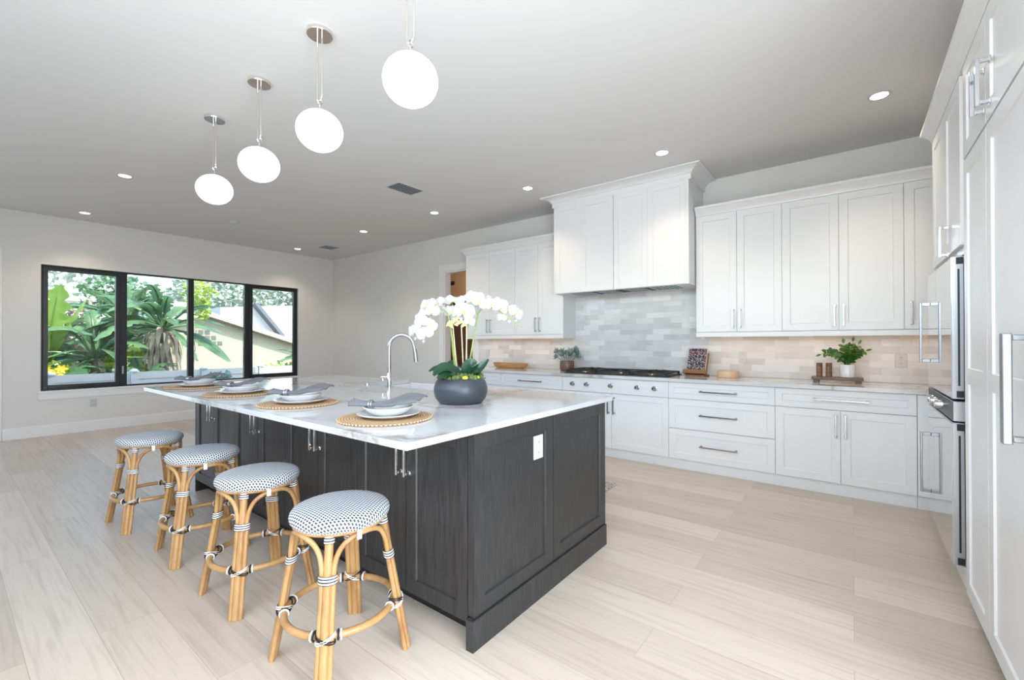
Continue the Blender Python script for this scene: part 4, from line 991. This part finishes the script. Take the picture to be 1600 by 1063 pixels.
def strel(name, label, x, y, h, leaves, m='strelitzia', trunk=True, group='large leaf plants outside the window', dry=0):
    t = thing(name, label, 'plant', (x, y, -.15), 0, group)
    if trunk:
        b = MB(); b.tube([(0, 0, 0), (.02, .02, h * .5), (0, 0, h)], [.12, .095, .08], 12); b.build('trunk', 'trunk', t)
    for (az, el, L, W, pet, dr, tear, tw_) in leaves:
        b = MB(); big_leaf(b, (0, 0, h), R(az), R(el), L, W, dr, tear, pet, tw_); b.build('leaf', m, t)
    if dry:
        b = MB()
        for k in range(dry):
            a = random.uniform(0, 2 * pi); d = Vector((cos(a), sin(a), 0)); z = h * random.uniform(.65, 1.0)
            blade(b, bez(d * .08 + Vector((0, 0, z)), d * .3 + Vector((0, 0, z + .1)), d * random.uniform(.25, .42) + Vector((0, 0, z - random.uniform(.3, .6))), 8), lens_w(8, .05), d + Vector((0, 0, .3)), .3, 2)
        b.build('dry_leaves', 'dryleaf', t)
    return t
random.seed(21)
def fan(n, az0, spread, el0, el1, L, W, pet=.5, dr=.8, tear=.5):
    return [(az0 + spread * (i / (n - 1) - .5) + random.uniform(-14, 14), random.uniform(el0, el1), L * random.uniform(.8, 1.15), W * random.uniform(.85, 1.15), pet * random.uniform(.6, 1.3), dr * random.uniform(.6, 1.3), random.random() < tear, random.uniform(-.5, .5)) for i in range(n)]
strel('banana_plant', 'yellow-green banana plant with upright leaves at the window left', -12.5, 1.28, .8, fan(8, 90, 340, 72, 87, 1.35, .26, .35, .2, .15), 'banana')
strel('bird_of_paradise', 'big-leaved bird of paradise behind the left window mullion', -12.2, 1.95, 1.1, fan(22, 0, 345, -10, 80, .85, .16, .45, 1.0, .55), dry=14)
strel('bird_of_paradise', 'low bird of paradise with broad drooping leaves left of centre', -11.5, 1.55, .25, fan(13, 0, 340, 20, 75, .62, .125, .4, 1.1, .45), dry=4)
strel('bird_of_paradise', 'bird of paradise with ragged trunk left of the second mullion', -12.0, 3.02, 1.75, fan(24, -95, 290, -20, 75, .85, .16, .45, 1.0, .6), dry=60)
strel('bird_of_paradise', 'low arching bird of paradise in front of the ragged trunk', -11.5, 2.5, .35, fan(16, -60, 320, 15, 78, .72, .15, .45, 1.2, .4), dry=5)
strel('bird_of_paradise', 'tall bird of paradise far behind in the second pane', -14.6, 2.9, 1.8, fan(18, -80, 320, 5, 82, 1.1, .22, .5, .9, .5), dry=18)
strel('bird_of_paradise', 'tall bird of paradise far behind in the first pane', -14.8, 1.5, 1.2, fan(16, 0, 345, 5, 82, 1.15, .22, .5, .9, .5), dry=18)
strel('bird_of_paradise', 'bird of paradise filling the gap behind the first mullion', -13.4, 2.35, .7, fan(15, 0, 345, 10, 80, .9, .18, .5, 1.0, .5), dry=12)
strel('bird_of_paradise', 'small ragged-leaf plant before the cream house wall', -12.2, 3.75, .25, fan(7, 60, 200, 30, 65, .62, .11, .3, 1.3, .9))
strel('bird_of_paradise', 'ragged-leaf plant at the right edge of the window', -12.6, 6.75, .5, fan(12, -90, 230, 15, 75, .95, .15, .45, 1.3, 1))
strel('banana_plant', 'yellow-green plant low at the right window edge', -11.7, 6.0, .2, fan(6, -30, 300, 30, 75, .42, .08, .2, .9, .6), 'banana')

def leaf_cloud(b, c, rx, ry, rz_, n, s0, s1):
    for i in range(n):
        while True:
            p = Vector((random.uniform(-1, 1), random.uniform(-1, 1), random.uniform(-1, 1)))
            if .3 < p.length < 1: break
        q_ = Vector((c[0] + p.x * rx, c[1] + p.y * ry, c[2] + p.z * rz_)); d = Vector((random.gauss(0, 1), random.gauss(0, 1), random.gauss(0, .7))).normalized(); sd = d.cross(Vector((random.gauss(0, 1), random.gauss(0, 1), random.gauss(0, 1)))).normalized(); s = random.uniform(s0, s1)
        b.add([q_, q_ + d * s * .5 + sd * s * .3, q_ + d * s, q_ + d * s * .5 - sd * s * .3], [(0, 1, 2, 3)])
def tree(name, label, loc, th, crowns, n, s0, s1, m, tr=.12, cat='tree', group='trees and shrubs beyond the fence'):
    t = thing(name, label, cat, loc, 0, group)
    b = MB(); b.tube([(0, 0, 0), (.05, .08, th * .5), (0, 0, th)], [tr, tr * .8, tr * .6], 8)
    b.build('trunk', 'trunk', t); b = MB()
    for (cx, cy, cz, rx, ry, rz_) in crowns: leaf_cloud(b, (cx, cy, cz), rx, ry, rz_, n, s0, s1)
    b.build('crown', m, t)
tree('tree', 'grey-green tree canopy rising above the cream house', (-34, 14.6, -.15), 4.0, [(0, -3.0, 4.5, 2.3, 2.8, 2.2), (0, .9, 5.0, 2.3, 3.0, 2.6), (0, 4.1, 4.8, 2.2, 2.6, 2.4)], 1700, .26, .5, 'greytree', .25)
tree('tree', 'grey-green tree behind the white house at right', (-40, 22.8, -.15), 4.2, [(0, -1, 5.0, 2.6, 3.2, 2.4), (0, 4, 5.4, 2.8, 3.2, 2.8)], 1300, .25, .45, 'greytree', .25)
tree('shrub', 'bright yellow-green hanging branch at the third pane', (-13.4, 3.95, -.15), 2.6, [(0, .15, 2.75, .35, .38, .35), (0, .22, 2.3, .22, .22, .35)], 260, .07, .14, 'yellowgreen', .03, 'shrub')
tree('shrub', 'silvery bush low in the second pane', (-11.3, 2.15, -.15), .4, [(0, 0, .62, .28, .36, .30)], 420, .07, .14, 'bluegrey', .03, 'shrub')
tree('shrub', 'silvery spiky bush before the fence in the third pane', (-10.35, 3.55, -.15), .3, [(0, 0, .62, .15, .25, .20)], 160, .10, .2, 'bluegrey', .02, 'shrub')
tree('shrub', 'yellow-green shrub in front of the left pane', (-11.9, 1.25, -.15), .5, [(0, 0, .75, .3, .4, .38)], 300, .09, .18, 'yellowgreen', .03, 'shrub')
tree('shrub', 'mixed shrub under the big leaves in the second pane', (-12.2, 2.45, -.15), .5, [(0, 0, .95, .35, .5, .5)], 380, .09, .18, 'yellowgreen', .03, 'shrub')
tree('shrub', 'yellow-green shrub low at the right pane before the cream wall', (-12.8, 6.0, -.15), .3, [(0, 0, .55, .3, .8, .35)], 300, .08, .16, 'yellowgreen', .03, 'shrub')
tree('tree', 'pale foliage far behind the big leaves at left', (-32.5, 3.2, -.15), 3.6, [(0, -3.6, 5.2, 2.4, 2.8, 2.0), (0, 1.2, 5.4, 2.4, 2.8, 2.0)], 700, .25, .5, 'greytree', .2)
tree('tree', 'dense green tree crown between the big leaves in the first pane', (-16.2, .75, -.15), 1.8, [(0, -.2, 2.5, .5, 1.0, 1.0), (0, .6, 1.7, .5, .8, .9)], 900, .10, .22, 'strelitzia', .08)
tree('tree', 'loose green tree crown behind the ragged trunk in the second pane', (-16.3, 3.25, -.15), 1.8, [(0, -.2, 2.6, .5, .8, .8), (0, .4, 1.9, .5, .6, .9)], 800, .10, .22, 'strelitzia', .08)
tree('shrub', 'pale dry-leaved shrub behind the first mullion', (-15.6, 2.15, -.15), 1.0, [(0, 0, 1.7, .45, .55, .75)], 600, .08, .18, 'dryleaf', .05, 'shrub')
tree('shrub', 'silvery tall shrub at the left edge of the window', (-13.7, .75, -.15), 1.0, [(0, 0, 1.3, .4, .5, .8)], 550, .07, .17, 'bluegrey', .05, 'shrub')
tree('shrub', 'silvery tall shrub between the plants of the second pane', (-15.9, 3.7, -.15), 1.0, [(0, -.1, 1.5, .45, .45, .9)], 600, .08, .18, 'bluegrey', .05, 'shrub')
for k, (y, z) in enumerate(((1.18, .78), (1.36, .80), (1.30, .70))): 
    fl = MB()
    for j in range(6): blade(fl, bez((0, 0, 0), (0, .04 * cos(j), .04 * sin(j)), (.03, .09 * cos(j * 1.05), .09 * sin(j * 1.05)), 5), lens_w(5, .022), Vector((1, 0, .2)), .1, 2)
    fl.tube([(0, 0, -.85), (0, 0, 0)], .012, 6)
    tag(fl.build('yellow_flower', 'flower_yellow', loc=(-11.35, y, z)), ('leftmost', 'rightmost', 'lowest')[k] + ' of three yellow flowers at the lower left of the window', 'flower', 'yellow flowers outside the window')
